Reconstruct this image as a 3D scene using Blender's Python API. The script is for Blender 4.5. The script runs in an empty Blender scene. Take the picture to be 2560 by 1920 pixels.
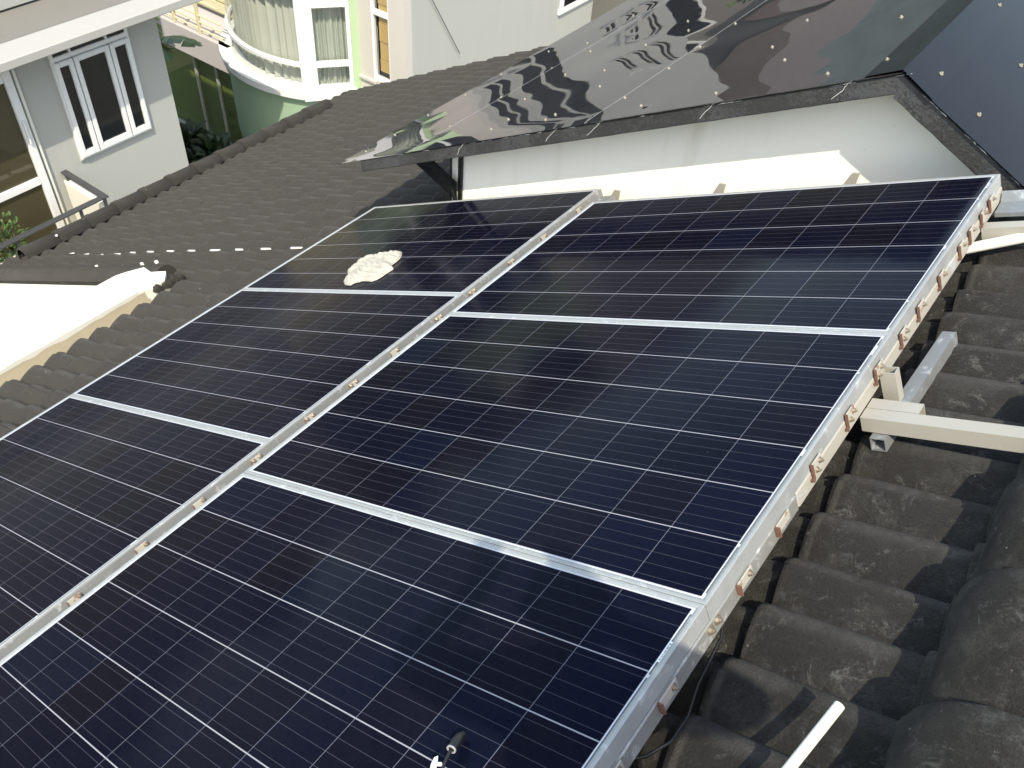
import bpy, math, random
from mathutils import Vector, Matrix, noise
random.seed(7)
SC = bpy.context.scene
COL = SC.collection

# ------------------------------------------------------------------ camera
cam_d = bpy.data.cameras.new('camera'); cam = bpy.data.objects.new('camera', cam_d); COL.objects.link(cam)
cam_d.sensor_width = 36.0; cam_d.lens = 31.081
cam_d.clip_start = 0.05; cam_d.clip_end = 3000
CAMX, CAMY, CAMZ = Vector((.797, .601, .060)), Vector((.464, -.545, -.699)), Vector((-.387, .585, -.713))
CAMX.normalize(); CAMZ = (CAMZ - CAMX * CAMZ.dot(CAMX)).normalized(); CAMY = CAMZ.cross(CAMX)
m = Matrix((CAMX, -CAMY, -CAMZ)).transposed().to_4x4(); m.translation = Vector((1.582, -1.930, 2.189))
cam.matrix_world = m
SC.camera = cam

# ------------------------------------------------------------------ sky and sun
SUN = Vector((.345, -.445, .826)).normalized()
world = bpy.data.worlds.new('World'); SC.world = world; world.use_nodes = True
wn = world.node_tree.nodes; wl = world.node_tree.links
bg = wn['Background']; sky = wn.new('ShaderNodeTexSky'); sky.sky_type = 'NISHITA'
sky.sun_disc = False; sky.sun_elevation = math.asin(SUN.z); sky.sun_rotation = math.atan2(SUN.x, SUN.y)
sky.air_density = 1.3; sky.dust_density = 1.2; sky.ozone_density = 1.0
wb = wn.new('ShaderNodeMix'); wb.data_type = 'RGBA'; wb.blend_type = 'MULTIPLY'; wb.inputs[0].default_value = 1.0
wb.inputs[7].default_value = (1.0, .91, .79, 1); wl.new(sky.outputs[0], wb.inputs[6]); wl.new(wb.outputs[2], bg.inputs[0]); bg.inputs[1].default_value = 0.15
sd = bpy.data.lights.new('sun', 'SUN'); sd.energy = 2.15; sd.angle = math.radians(0.55); sd.color = (1.0, .92, .74)
sun = bpy.data.objects.new('sun', sd); COL.objects.link(sun)
sun.rotation_euler = SUN.to_track_quat('Z', 'Y').to_euler(); sun.location = (20, -26, 50)
SC.view_settings.view_transform = 'Standard'; SC.view_settings.look = 'None'
SC.view_settings.gamma = 1.0; SC.view_settings.use_curve_mapping = False
SC.view_settings.exposure = 1.58

# ------------------------------------------------------------------ roof frame: a runs up the slope, b along the ridge, n out of the roof
TH = math.radians(27.77); CT, ST = math.cos(TH), math.sin(TH)
ROOF = Matrix(((CT, 0, -ST, 0), (0, 1, 0, 0), (ST, 0, CT, 0), (0, 0, 0, 1)))
def RP(a, b, n): return ROOF @ Vector((a, b, n))

# ------------------------------------------------------------------ materials
class N:
    def __init__(s, name):
        s.m = bpy.data.materials.new(name); s.m.use_nodes = True
        s.t = s.m.node_tree; s.n = s.t.nodes; s.l = s.t.links
        s.b = s.n['Principled BSDF']; s.out = s.n['Material Output']
        s.co = s.n.new('ShaderNodeTexCoord')
    def put(s, sock, v):
        if hasattr(v, 'is_output') or isinstance(v, bpy.types.NodeSocket): s.l.new(v, sock)
        elif isinstance(v, (tuple, list)) and sock.type == 'RGBA' and len(v) == 3: sock.default_value = (*v, 1)
        else: sock.default_value = v
    def set(s, **k):
        for a, v in k.items(): s.put(s.b.inputs[a.replace('_', ' ')], v)
        return s
    def math(s, op, a, b=0.0, c=0.0):
        q = s.n.new('ShaderNodeMath'); q.operation = op
        for i, v in enumerate((a, b, c)): s.put(q.inputs[i], v)
        return q.outputs[0]
    def xyz(s, v):
        q = s.n.new('ShaderNodeSeparateXYZ'); s.l.new(v, q.inputs[0]); return q.outputs
    def vec(s, x, y, z):
        q = s.n.new('ShaderNodeCombineXYZ')
        for i, v in enumerate((x, y, z)): s.put(q.inputs[i], v)
        return q.outputs[0]
    def noise(s, scale, detail=4, rough=.55, vec=None, stretch=None, dist=0.0):
        q = s.n.new('ShaderNodeTexNoise'); q.inputs['Scale'].default_value = scale
        q.inputs['Detail'].default_value = detail; q.inputs['Roughness'].default_value = rough; q.inputs['Distortion'].default_value = dist
        v = vec if vec is not None else s.co.outputs['Object']
        if stretch:
            mp = s.n.new('ShaderNodeMapping'); mp.inputs['Scale'].default_value = stretch; s.l.new(v, mp.inputs[0]); v = mp.outputs[0]
        s.l.new(v, q.inputs['Vector']); return q.outputs['Fac']
    def ramp(s, f, lo, hi, a=0.0, b=1.0):
        q = s.n.new('ShaderNodeMapRange'); q.interpolation_type = 'SMOOTHSTEP'
        s.put(q.inputs[0], f)
        for i, v in ((1, lo), (2, hi), (3, a), (4, b)): q.inputs[i].default_value = v
        return q.outputs[0]
    def mix(s, f, a, b):
        q = s.n.new('ShaderNodeMix'); q.data_type = 'RGBA'
        s.put(q.inputs[0], f); s.put(q.inputs[6], a); s.put(q.inputs[7], b); return q.outputs[2]
    def bump(s, h, strength=.3, dist=.01):
        q = s.n.new('ShaderNodeBump'); q.inputs['Strength'].default_value = strength; q.inputs['Distance'].default_value = dist
        s.put(q.inputs['Height'], h); s.l.new(q.outputs[0], s.b.inputs['Normal']); return s

def plain(name, col, rough=.6, metal=0.0, var=.12, scale=6, bump=0.0, bscale=60, spec=.5):
    k = N(name); n1 = k.noise(scale, 5)
    c = k.mix(n1, tuple(x * (1 - var) for x in col), tuple(min(1, x * (1 + var)) for x in col))
    k.set(Base_Color=c, Roughness=k.ramp(k.noise(scale * 3), .3, .7, max(.02, rough - .08), min(1, rough + .08)), Metallic=metal)
    k.b.inputs['Specular IOR Level'].default_value = spec
    if bump: k.bump(k.noise(bscale, 4), bump, .004)
    return k.m

def mat_tile(name='concrete_roof_tile', rows=1.0):
    k = N(name)
    old = k.ramp(k.xyz(k.co.outputs['Object'])[0], 1.6, 3.6, .22, 1.0)
    base = k.mix(k.ramp(k.noise(2.6, 6, .6), .3, .7), (.0120, .0112, .0100), (.0215, .0200, .0178))
    base = k.mix(old, k.mix(k.ramp(k.noise(3.1, 6, .6), .3, .7), (.0285, .0250, .0205), (.0370, .0330, .0278)), base)
    base = k.mix(k.math('MULTIPLY', old, k.ramp(k.noise(8, 7, .7), .47, .66)), base, (0.0368, 0.03496, 0.03174))
    base = k.mix(k.math('MULTIPLY', old, k.ramp(k.noise(23, 7, .75, dist=.4), .53, .68, 0, .75)), base, (0.0621, 0.0621, 0.05888))
    base = k.mix(k.math('MULTIPLY', old, k.ramp(k.noise(13, 7, .8, dist=.8), .56, .67, 0, .75)), base, (0.115, 0.115, 0.1081))
    base = k.mix(k.ramp(k.noise(150, 5, .7), .52, .62, 0, .65), base, (0.00736, 0.0069, 0.00598))
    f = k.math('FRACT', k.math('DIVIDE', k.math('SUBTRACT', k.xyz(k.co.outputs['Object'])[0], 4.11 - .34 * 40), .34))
    edge_highlight = k.math('MULTIPLY', k.ramp(f, .03, .06, 1, 0), k.ramp(k.noise(14, 5, .7), .35, .6, .25 * rows, .9 * rows))
    base = k.mix(edge_highlight, base, (.056, .052, .046))  # butt-edge highlight painted in as a lighter, worn edge
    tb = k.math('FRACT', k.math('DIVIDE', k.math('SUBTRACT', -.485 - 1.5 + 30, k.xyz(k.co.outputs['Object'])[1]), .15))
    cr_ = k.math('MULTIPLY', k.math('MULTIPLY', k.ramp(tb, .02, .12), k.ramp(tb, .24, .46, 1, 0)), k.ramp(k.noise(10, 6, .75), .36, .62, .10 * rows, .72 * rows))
    base = k.mix(cr_, base, k.mix(old, (.078, .073, .066), (.056, .053, .049)))  # crest lines: highlight put into the colour, mixed with pale lichen and dust
    sp = k.ramp(k.noise(46, 2, .5), .745, .765); base = k.mix(sp, base, (0.23, 0.2254, 0.207))
    sc = k.ramp(k.noise(9, 3, .6, stretch=(1.2, 14, 3), dist=.8), .725, .745, 0, .5); base = k.mix(sc, base, (0.1932, 0.1932, 0.184))
    k.set(Base_Color=base, Roughness=.82, Sheen_Weight=.06, Sheen_Roughness=.5)
    k.b.inputs['Specular IOR Level'].default_value = .22
    k.b.inputs['Sheen Tint'].default_value = (1, .96, .9, 1)
    h = k.math('ADD', k.ramp(k.noise(210, 4, .7), .35, .75), k.math('MULTIPLY', k.noise(40, 5, .7), .5))
    return k.bump(h, .75, .006).m

def mat_plaster(name, col, dirt=(.42, .40, .35), amt=.35, rough=.85, streak=True):
    k = N(name)
    c = k.mix(k.noise(1.3, 5), tuple(x * .95 for x in col), col)
    st = k.noise(2.0, 5, .6, stretch=(3, 3, .35) if streak else None)
    c = k.mix(k.ramp(st, .52, .8, 0, amt), c, dirt)
    c = k.mix(k.ramp(k.noise(40, 2), .72, .76, 0, amt * .6), c, tuple(x * .6 for x in dirt))
    k.set(Base_Color=c, Roughness=rough)
    return k.bump(k.math('ADD', k.noise(70, 4), k.noise(6, 3)), .12, .004).m

def mat_cells():
    k = N('solar_cells_under_glass'); PA, PB = .1588, .1595
    o = k.xyz(k.co.outputs['Object']); x, y = o[0], o[1]
    cx = k.math('DIVIDE', x, PA); cy = k.math('DIVIDE', k.math('MULTIPLY', y, -1), PB)
    fx, fy = k.math('FRACT', cx), k.math('FRACT', cy)
    def edge(fr, pitch, w):
        d = k.math('MULTIPLY', k.math('SUBTRACT', .5, k.math('ABSOLUTE', k.math('SUBTRACT', fr, .5))), pitch)
        return k.math('LESS_THAN', d, w)
    gx, gy = edge(fx, PA, .00078), edge(fy, PB, .00135)
    fb = k.math('FRACT', k.math('MULTIPLY', cy, 5))
    bus = k.math('LESS_THAN', k.math('MULTIPLY', k.math('ABSOLUTE', k.math('SUBTRACT', fb, .5)), PB / 5), .00055)
    oi = k.n.new('ShaderNodeObjectInfo')
    w = k.n.new('ShaderNodeTexWhiteNoise'); w.noise_dimensions = '3D'
    k.l.new(k.vec(k.math('FLOOR', cx), k.math('FLOOR', cy), k.math('MULTIPLY', oi.outputs['Random'], 37.0)), w.inputs['Vector'])
    ch = k.xyz(w.outputs['Color'])
    c = k.mix(ch[0], (.0016, .0018, .0070), (.0025, .0030, .0108))
    c = k.mix(k.ramp(ch[1], .55, .8, 0, .5), c, (0.003375, 0.00261, 0.004275))
    c = k.mix(k.ramp(ch[2], .85, .95, 0, .5), c, (0.002025, 0.0045, 0.0144))
    vo = k.n.new('ShaderNodeTexVoronoi'); vo.inputs['Scale'].default_value = 90; k.l.new(k.co.outputs['Object'], vo.inputs['Vector'])
    c = k.mix(k.math('MULTIPLY', k.xyz(vo.outputs['Color'])[0], .25), c, (0.0063, 0.00675, 0.0108))
    c = k.mix(bus, c, (.042, .044, .056)); c = k.mix(gx, c, (0.1215, 0.126, 0.153)); c = k.mix(gy, c, (0.279, 0.279, 0.306))
    # white back sheet round the cells, ribbon strip at the junction end
    ins = k.math('MULTIPLY', k.math('MULTIPLY', k.math('GREATER_THAN', cx, 0), k.math('LESS_THAN', cx, 10)),
                 k.math('MULTIPLY', k.math('GREATER_THAN', cy, 0), k.math('LESS_THAN', cy, 6)))
    c = k.mix(ins, (.50, .52, .56), c)
    rib = k.math('MULTIPLY', k.math('GREATER_THAN', x, 1.5908), k.math('LESS_THAN', x, 1.5955))
    rib = k.math('MULTIPLY', rib, k.math('MULTIPLY', k.math('GREATER_THAN', cy, .08), k.math('LESS_THAN', cy, 5.93)))
    for q, hw in ((1.06, .025), (3.1, .07), (5.06, .025)):
        rib = k.math('MULTIPLY', rib, k.math('GREATER_THAN', k.math('ABSOLUTE', k.math('SUBTRACT', cy, q)), hw))
    c = k.mix(rib, c, (.11, .12, .14))
    # film of dust and wipe marks
    d1 = k.ramp(k.noise(2.2, 6, .62, dist=.8), .45, .85, 0, .0035)
    d2 = k.ramp(k.noise(5.0, 5, .7, stretch=(1, 4, 1), dist=1.5), .62, .80, 0, .007)
    dust = k.math('ADD', d1, d2); dust = k.math('ADD', dust, k.ramp(k.noise(75, 2), .755, .79, 0, .05))
    c = k.mix(dust, c, (.55, .54, .52))
    k.set(Base_Color=c, Roughness=k.ramp(k.noise(3, 5), .35, .75, .09, .16))
    k.b.inputs['Specular Tint'].default_value = (.56, .54, 1, 1); k.b.inputs['IOR'].default_value = 1.27; k.b.inputs['Specular IOR Level'].default_value = .11
    return k.m

def mat_galv(name='galvanised_steel', col=(.46, .48, .50)):
    k = N(name)
    c = k.mix(k.noise(9, 6, .65), tuple(x * .72 for x in col), col)
    c = k.mix(k.ramp(k.noise(26, 4, .6, dist=.5), .55, .75, 0, .6), c, (.60, .62, .63))
    c = k.mix(k.ramp(k.noise(5, 4, .6), .62, .78, 0, .5), c, (.26, .30, .34))
    k.set(Base_Color=c, Metallic=.35, Roughness=k.ramp(k.noise(14), .3, .7, .38, .6)); return k.bump(k.noise(60, 3), .08, .002).m

def mat_cream():
    k = N('cream_painted_steel')
    c = k.mix(k.noise(6, 5), (.285, .272, .237), (.345, .33, .287))
    c = k.mix(k.ramp(k.noise(8, 5, .65, dist=.5), .60, .70, 0, .85), c, (.36, .40, .43))
    c = k.mix(k.ramp(k.noise(30, 4, .6), .70, .76, 0, .7), c, (.25, .11, .055))
    k.set(Base_Color=c, Roughness=.55); return k.bump(k.noise(50, 3), .1, .002).m

def mat_bracket():
    k = N('rusty_cream_bracket')
    c = k.mix(k.ramp(k.noise(38, 5, .65), .56, .68), (.335, .315, .275), (.20, .10, .063))
    k.set(Base_Color=c, Roughness=.7); return k.m

def mat_rust(): return plain('rust', (.13, .062, .040), .8, 0, .4, 60)

def mat_sheet(name='glossy_black_sheet', ior=1.72, add=.10, dk=1.0):
    k = N(name)
    for nd in (k.b,): k.n.remove(nd)
    df = k.n.new('ShaderNodeBsdfDiffuse'); gl = k.n.new('ShaderNodeBsdfGlossy'); fr = k.n.new('ShaderNodeFresnel'); mx = k.n.new('ShaderNodeMixShader')
    fr.inputs['IOR'].default_value = ior
    k.put(df.inputs['Color'], k.mix(k.noise(3, 5), (.018 * dk, .019 * dk, .024 * dk), (.030 * dk, .031 * dk, .036 * dk)))
    gl.inputs['Color'].default_value = (.78, .77, .79, 1)
    k.put(gl.inputs['Roughness'], k.ramp(k.noise(7, 5), .4, .8, .012, .06))
    f = k.math('ADD', k.math('MULTIPLY', fr.outputs[0], .95), add)
    k.put(mx.inputs[0], f); k.l.new(df.outputs[0], mx.inputs[1]); k.l.new(gl.outputs[0], mx.inputs[2]); k.l.new(mx.outputs[0], k.out.inputs[0])
    return k.m

def mat_flaky():
    k = N('flaking_black_paint')
    c = k.mix(k.noise(9, 5), (.016, .016, .017), (.034, .034, .035))
    n1 = k.noise(85, 5, .7, dist=.6); n2 = k.noise(4, 3)
    c = k.mix(k.ramp(k.math('ADD', n1, k.math('MULTIPLY', n2, .7)), .80, .95, 0, .75), c, (.060, .062, .066))
    c = k.mix(k.ramp(k.noise(30, 4, .6), .74, .77), c, (.40, .40, .38))
    k.set(Base_Color=c, Roughness=.6); return k.bump(n1, .7, .006).m

def mat_glass(name, tint, rough=.02, spec=.6):
    k = N(name); k.set(Base_Color=k.mix(k.noise(1.5), tuple(x * .8 for x in tint), tint), Roughness=rough)
    k.b.inputs['Specular IOR Level'].default_value = spec; return k.m

def mat_clear(name='clear_window_glass', tint=(.94, .955, .94)):
    k = N(name); k.n.remove(k.b)
    tr = k.n.new('ShaderNodeBsdfTransparent'); gl = k.n.new('ShaderNodeBsdfGlossy'); lw = k.n.new('ShaderNodeLayerWeight'); mx = k.n.new('ShaderNodeMixShader')
    tr.inputs['Color'].default_value = (*tint, 1); gl.inputs['Roughness'].default_value = .01
    f = k.math('ADD', .04, k.math('MULTIPLY', k.math('POWER', lw.outputs['Facing'], 5.0), .9))
    k.put(mx.inputs[0], f); k.l.new(tr.outputs[0], mx.inputs[1]); k.l.new(gl.outputs[0], mx.inputs[2]); k.l.new(mx.outputs[0], k.out.inputs[0])
    return k.m

def mat_leaf(name, c1, c2):
    k = N(name); oi = k.n.new('ShaderNodeNewGeometry')
    c = k.mix(oi.outputs['Random Per Island'], c1, c2)
    k.set(Base_Color=c, Roughness=.5, Subsurface_Weight=0.0); return k.m

M = dict(
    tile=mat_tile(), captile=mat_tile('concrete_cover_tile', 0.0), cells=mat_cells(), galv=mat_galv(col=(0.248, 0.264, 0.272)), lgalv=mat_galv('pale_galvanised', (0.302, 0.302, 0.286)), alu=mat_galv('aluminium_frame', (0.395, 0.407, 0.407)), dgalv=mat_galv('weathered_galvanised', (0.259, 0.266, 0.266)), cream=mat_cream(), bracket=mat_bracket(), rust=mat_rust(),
    sheet=mat_sheet(), sheetr=mat_sheet('dimmed_black_sheet', 1.26, .0, .38), flaky=mat_flaky(), clear=mat_clear(),  # sheetr: same black sheet, darker sky reflection of this slope put into its colour
    white=mat_plaster('white_plaster', (.86, .835, .76), (.56, .50, .40), .5), conc=mat_plaster('rough_mortar', (0.395, 0.344, 0.252), (.30, .27, .21), .5, streak=False),
    para=mat_plaster('parapet_white', (0.636, 0.628, 0.576), (.5, .46, .38), .3, streak=False),
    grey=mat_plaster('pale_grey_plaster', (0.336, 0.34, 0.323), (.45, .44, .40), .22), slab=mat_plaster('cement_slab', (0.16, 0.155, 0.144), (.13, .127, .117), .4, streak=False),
    eave=mat_plaster('eave_plaster', (0.336, 0.336, 0.323), (.40, .38, .34), .3),
    green=mat_plaster('mint_plaster', (0.416, 0.544, 0.344), (.5, .6, .4), .12), drum=mat_plaster('green_plaster', (0.252, 0.353, 0.244), (.2, .3, .18), .15),
    pink=mat_plaster('pale_pink_plaster', (0.454, 0.428, 0.399), (.5, .48, .44), .2), lilac=mat_plaster('lilac_plaster', (0.416, 0.392, 0.4), (.42, .40, .40), .2),
    creamw=mat_plaster('cream_plaster', (0.605, 0.554, 0.37), (.6, .54, .38), .15), olive=mat_plaster('olive_wall', (.24, .27, .10), (.08, .09, .05), .3),
    upvc=plain('white_upvc', (0.616, 0.625, 0.634), .35, 0, .03, 3), sill=plain('white_sill', (0.581, 0.598, 0.598), .5, 0, .06, 3),
    dark=mat_glass('dark_window_glass', (.008, .010, .011), .02, .5), brownglass=mat_glass('brown_door_glass', (.055, .050, .028), .03, .5),
    gwall=mat_clear('tinted_glass_wall', (.80, .84, .74)),
    curtain=plain('pale_curtain', (0.386, 0.399, 0.361), .9, 0, .06, 2), brown=plain('brown_card', (.34, .24, .10), .8, 0, .2, 4),
    rail=plain('charcoal_rail', (0.0504, 0.0521, 0.0554), .45, .1, .15, 8), black=plain('black_plastic', (0.0084, 0.0084, 0.0084), .45, 0, .3, 40),
    steelblk=plain('black_steel', (.012, .013, .014), .35, .2, .4, 12), pvc=plain('white_pvc', (0.68, 0.671, 0.595), .35, 0, .05, 12),
    rag=plain('cream_cloth', (0.361, 0.34, 0.291), .95, 0, .10, 20, .35, 160), brass=plain('brass_screw', (.42, .38, .30), .45, .6, .2, 30),
    bolt=plain('zinc_bolt', (.36, .31, .245), .35, .7, .3, 60), grey_seal=plain('grey_collar', (.30, .30, .30), .5), tag=plain('white_tag', (.72, .74, .76), .5),
    hill=plain('unseen_dark_hill', (.045, .062, .058), .9, 0, .5, .12), ground=plain('paved_ground', (.16, .15, .13), .9, 0, .3, 2), coping=plain('pale_coping', (.30, .31, .27), .7, 0, .15, 4),
    mark=plain('white_mortar_dab', (.62, .62, .60), .8, 0, .1, 30), ink=plain('label_ink', (.08, .09, .10), .7), wood=plain('rusty_pole', (.26, .13, .06), .8, 0, .4, 25),
    redroof=plain('brown_tile_roof', (.085, .07, .062), .8, 0, .3, 5),
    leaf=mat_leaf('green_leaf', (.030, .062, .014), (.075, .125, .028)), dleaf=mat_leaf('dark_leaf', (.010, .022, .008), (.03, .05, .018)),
    banana=mat_leaf('banana_leaf', (.06, .11, .05), (.10, .16, .06)), bark=plain('bark', (.10, .075, .05), .9, 0, .3, 10),
)

# ------------------------------------------------------------------ mesh building
class MB:
    def __init__(s): s.v = []; s.f = []; s.sm = []
    def add(s, vs, fs, smooth=False):
        o = len(s.v); s.v += [Vector(p) for p in vs]; s.f += [tuple(o + i for i in f) for f in fs]; s.sm += [smooth] * len(fs); return s
    def quad(s, *p): return s.add(p, [tuple(range(len(p)))])
    def hexa(s, p): return s.add(p, [(0, 3, 2, 1), (4, 5, 6, 7), (0, 1, 5, 4), (1, 2, 6, 5), (2, 3, 7, 6), (3, 0, 4, 7)])
    def box(s, x0, x1, y0, y1, z0, z1, T=None):
        p = [Vector(q) for q in ((x0, y0, z0), (x1, y0, z0), (x1, y1, z0), (x0, y1, z0), (x0, y0, z1), (x1, y0, z1), (x1, y1, z1), (x0, y1, z1))]
        return s.hexa([T @ q for q in p] if T else p)
    def bbox(s, x0, x1, y0, y1, z0, z1, c=.004):
        "box with chamfered long edges on every side (three crossed octagons reduced to one hull)"
        import bmesh
        bm = bmesh.new(); bmesh.ops.create_cube(bm, size=1.0)
        for v in bm.verts: v.co = Vector(((x0 + x1) / 2 + v.co.x * (x1 - x0), (y0 + y1) / 2 + v.co.y * (y1 - y0), (z0 + z1) / 2 + v.co.z * (z1 - z0)))
        bmesh.ops.bevel(bm, geom=bm.edges[:], offset=c, segments=1, affect='EDGES')
        bm.verts.index_update(); s.add([v.co.copy() for v in bm.verts], [[v.index for v in f.verts] for f in bm.faces]); bm.free(); return s
    def prism(s, poly, d):
        "poly: list of points, d: extrusion vector"
        n = len(poly); poly = [Vector(p) for p in poly]; d = Vector(d)
        return s.add(poly + [p + d for p in poly], [tuple(range(n))[::-1], tuple(range(n, 2 * n))] + [(i, (i + 1) % n, n + (i + 1) % n, n + i) for i in range(n)])
    def tube(s, path, r, seg=12, caps=True, smooth=True):
        path = [Vector(p) for p in path]; R = r if isinstance(r, (list, tuple)) else [r] * len(path)
        vs = []; up = None
        for i, p in enumerate(path):
            t = (path[min(i + 1, len(path) - 1)] - path[max(i - 1, 0)]).normalized()
            if up is None: up = t.orthogonal().normalized()
            up = (up - t * up.dot(t)).normalized(); w = t.cross(up)
            vs += [p + (up * math.cos(2 * math.pi * j / seg) + w * math.sin(2 * math.pi * j / seg)) * R[i] for j in range(seg)]
        fs = [(i * seg + j, i * seg + (j + 1) % seg, (i + 1) * seg + (j + 1) % seg, (i + 1) * seg + j) for i in range(len(path) - 1) for j in range(seg)]
        s.add(vs, fs, smooth)
        if caps: s.add(vs[:seg], [tuple(range(seg))[::-1]]); s.add(vs[-seg:], [tuple(range(seg))])
        return s
    def grid(s, nx, ny, fn, smooth=True, skip=None):
        vs = [fn(i, j) for j in range(ny) for i in range(nx)]
        return s.add(vs, [(j * nx + i, j * nx + i + 1, (j + 1) * nx + i + 1, (j + 1) * nx + i) for j in range(ny - 1) for i in range(nx - 1) if not (skip and skip(i, j))], smooth)
    def sqtube(s, p0, p1, side, up, w, h, wall=.0025):
        "hollow square tube between two points"
        p0, p1, side, up = map(Vector, (p0, p1, side, up))
        def ring(p, ww, hh): return [p + side * (ww * sx) + up * (hh * sy) for sx, sy in ((-.5, -.5), (.5, -.5), (.5, .5), (-.5, .5))]
        o0, o1, i0, i1 = ring(p0, w, h), ring(p1, w, h), ring(p0, w - 2 * wall, h - 2 * wall), ring(p1, w - 2 * wall, h - 2 * wall)
        fs = []
        for k in range(4):
            q = (k + 1) % 4
            fs += [(k, q, 4 + q, 4 + k), (8 + q, 8 + k, 12 + k, 12 + q), (q, k, 8 + k, 8 + q), (4 + k, 4 + q, 12 + q, 12 + k)]
        return s.add(o0 + o1 + i0 + i1, fs)

ROOTS = {}
def tag(o, label=None, cat=None, group=None, kind=None):
    for k, v in (('label', label), ('category', cat), ('group', group), ('kind', kind)):
        if v: o[k] = v
    return o
def thing(name, label, cat, loc=(0, 0, 0), tilt=False, group=None):
    "an Empty at the thing's base; tilt=True lays it in the roof frame, loc then given as (a, b, n)"
    o = bpy.data.objects.new(name, None); COL.objects.link(o); o.empty_display_size = .2
    mw = ROOF @ Matrix.Translation(Vector(loc)) if tilt else Matrix.Translation(Vector(loc))
    o.matrix_world = mw; ROOTS[o.name] = (mw, tilt, Vector(loc)); return tag(o, label, cat, group)
def root_of(o):
    while o.parent: o = o.parent
    return o
def mesh_obj(name, mb, mat, parent=None, flat=False):
    me = bpy.data.meshes.new(name)
    off = Vector((0, 0, 0))
    if parent is not None: off = ROOTS[root_of(parent).name][2]
    me.from_pydata([tuple(v - off) for v in mb.v], [], mb.f); me.update()
    me.polygons.foreach_set('use_smooth', [bool(x) for x in mb.sm])
    me.materials.append(M[mat] if isinstance(mat, str) else mat)
    o = bpy.data.objects.new(name, me); COL.objects.link(o)
    if parent is not None: o.parent = parent
    return o
def part(name, mb, mat, parent, label=None):
    o = mesh_obj(name, mb, mat, parent)
    if label: o['label'] = label
    return o
def solo(name, mb, mat, label=None, cat=None, group=None, kind=None): return tag(mesh_obj(name, mb, mat), label, cat, group, kind)
def copy_tree(o, parent=None):
    c = o.copy(); COL.objects.link(c); c.parent = parent
    if o.name in ROOTS: ROOTS[c.name] = ROOTS[o.name]
    for ch in list(o.children): copy_tree(ch, c)
    return c
def fbm(p, s, seed=0.0, oct=4):
    return noise.fractal(Vector(p) * s + Vector((seed, seed * 1.7, seed * .3)), .6, 2.0, oct)

# ================================================================== SETTING: ground
g = MB().quad((-400, -400, -10), (400, -400, -10), (400, 400, -10), (-400, 400, -10)); solo('ground', g, 'ground', kind='structure')

hl = MB()
def hfn(i, j):
    an = math.radians(78 + i * 2.2); r = 210 + 60 * j; hgt = (0, 38, 60, 0)[j] * (.8 + .5 * fbm((i * .22, j, 0), 1.0, 2.0, 4)) if j in (1, 2) else 0
    return (math.cos(an) * r, math.sin(an) * r, -10.5 + hgt)
hl.grid(56, 4, hfn); solo('unseen_hills', hl, 'hill', kind='structure')  # unseen hills, added to darken reflections in the metal roof and panels

# ================================================================== TILED ROOF
EXP = .34; A0 = 1.61; NB = -.218; AMP = .032; WAVE = .15
def wave(b):
    t = ((-.485 - b) / WAVE) % 1.0
    return AMP * (math.sin(math.pi / 2 * t / .24) ** .7 if t < .24 else 1 - ((t - .24) / .76) ** 1.7)
roof = thing('tiled_roof', 'dark grey roof of wavy concrete tiles under the solar panels', 'roof', (-2.5, 1.5, -.2), tilt=True)
tf = MB(); SEG = 20
for k in range(-2, 28):
    a0 = A0 - EXP * k; a1 = a0 + EXP + .03
    if k < 0: b0, b1 = -4.4, 1.03
    elif a0 < -3.3: b0, b1 = .565, 5.865
    elif a0 < -1.2: b0, b1 = -4.4, 5.865
    else: b0, b1 = -4.4, 1.24
    i0, i1 = math.ceil((b0 + .485) / WAVE * SEG), math.floor((b1 + .485) / WAVE * SEG)
    bs = [b0] + [i * WAVE / SEG - .485 for i in range(i0, i1 + 1)] + [b1]
    js = [-.69 + .30 * q for q in range(-14, 24)]
    bs = sorted([q for q in bs if min(abs(q - w_) for w_ in js) > .003] + [w_ + e for w_ in js for e in (-.0012, .0012) if b0 < w_ + e < b1])
    if k < 0: a1 = min(a1, 2.02 - 0)
    if a1 <= a0: continue
    rows = [(a0 + .002, NB - .012), (a0, .027), (a0 + .003, .034), (a0 + .02, .035), (a0 + .17, .019), (a1, -.001)]
    def fn(i, j, rows=rows, bs=bs, k=k):
        a, lift = rows[j]; b = bs[i]
        tile = math.floor((b + .69) / .30); jig = (noise.cell(Vector((tile * 1.7, k * 2.3, .5))) - .5)
        w = wave(b)
        n = NB + (lift if j else 0) + w if j else NB - .014 + w
        if j: n += jig * .004 + .010 * ((((b + .69) / .30) % 1.0) - .5)
        else: n = min(n, NB + w - .004)
        return (a + jig * .008 + .006 * w / AMP * (1 if j < 3 else 0) * -1, b, n)
    tf.grid(len(bs), len(rows), fn)
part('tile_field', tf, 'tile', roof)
# the slope beyond the ridge, falling the other way
XRIDGE = RP(2.105, 0, -.2).x; RI = ROOF.inverted(); tb_ = MB()
keep = [f for f in tf.f if all(-1.2 < tf.v[i].x < 2.06 and tf.v[i].y < 1.035 for i in f)]
idx = {}
for f in keep:
    for i in f:
        if i not in idx:
            w_ = ROOF @ tf.v[i]; idx[i] = len(tb_.v); tb_.v.append(RI @ Vector((2 * XRIDGE - w_.x, w_.y, w_.z)))
    tb_.f.append(tuple(idx[i] for i in reversed(f))); tb_.sm.append(True)
part('tile_field', tb_, 'captile', roof)

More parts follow.
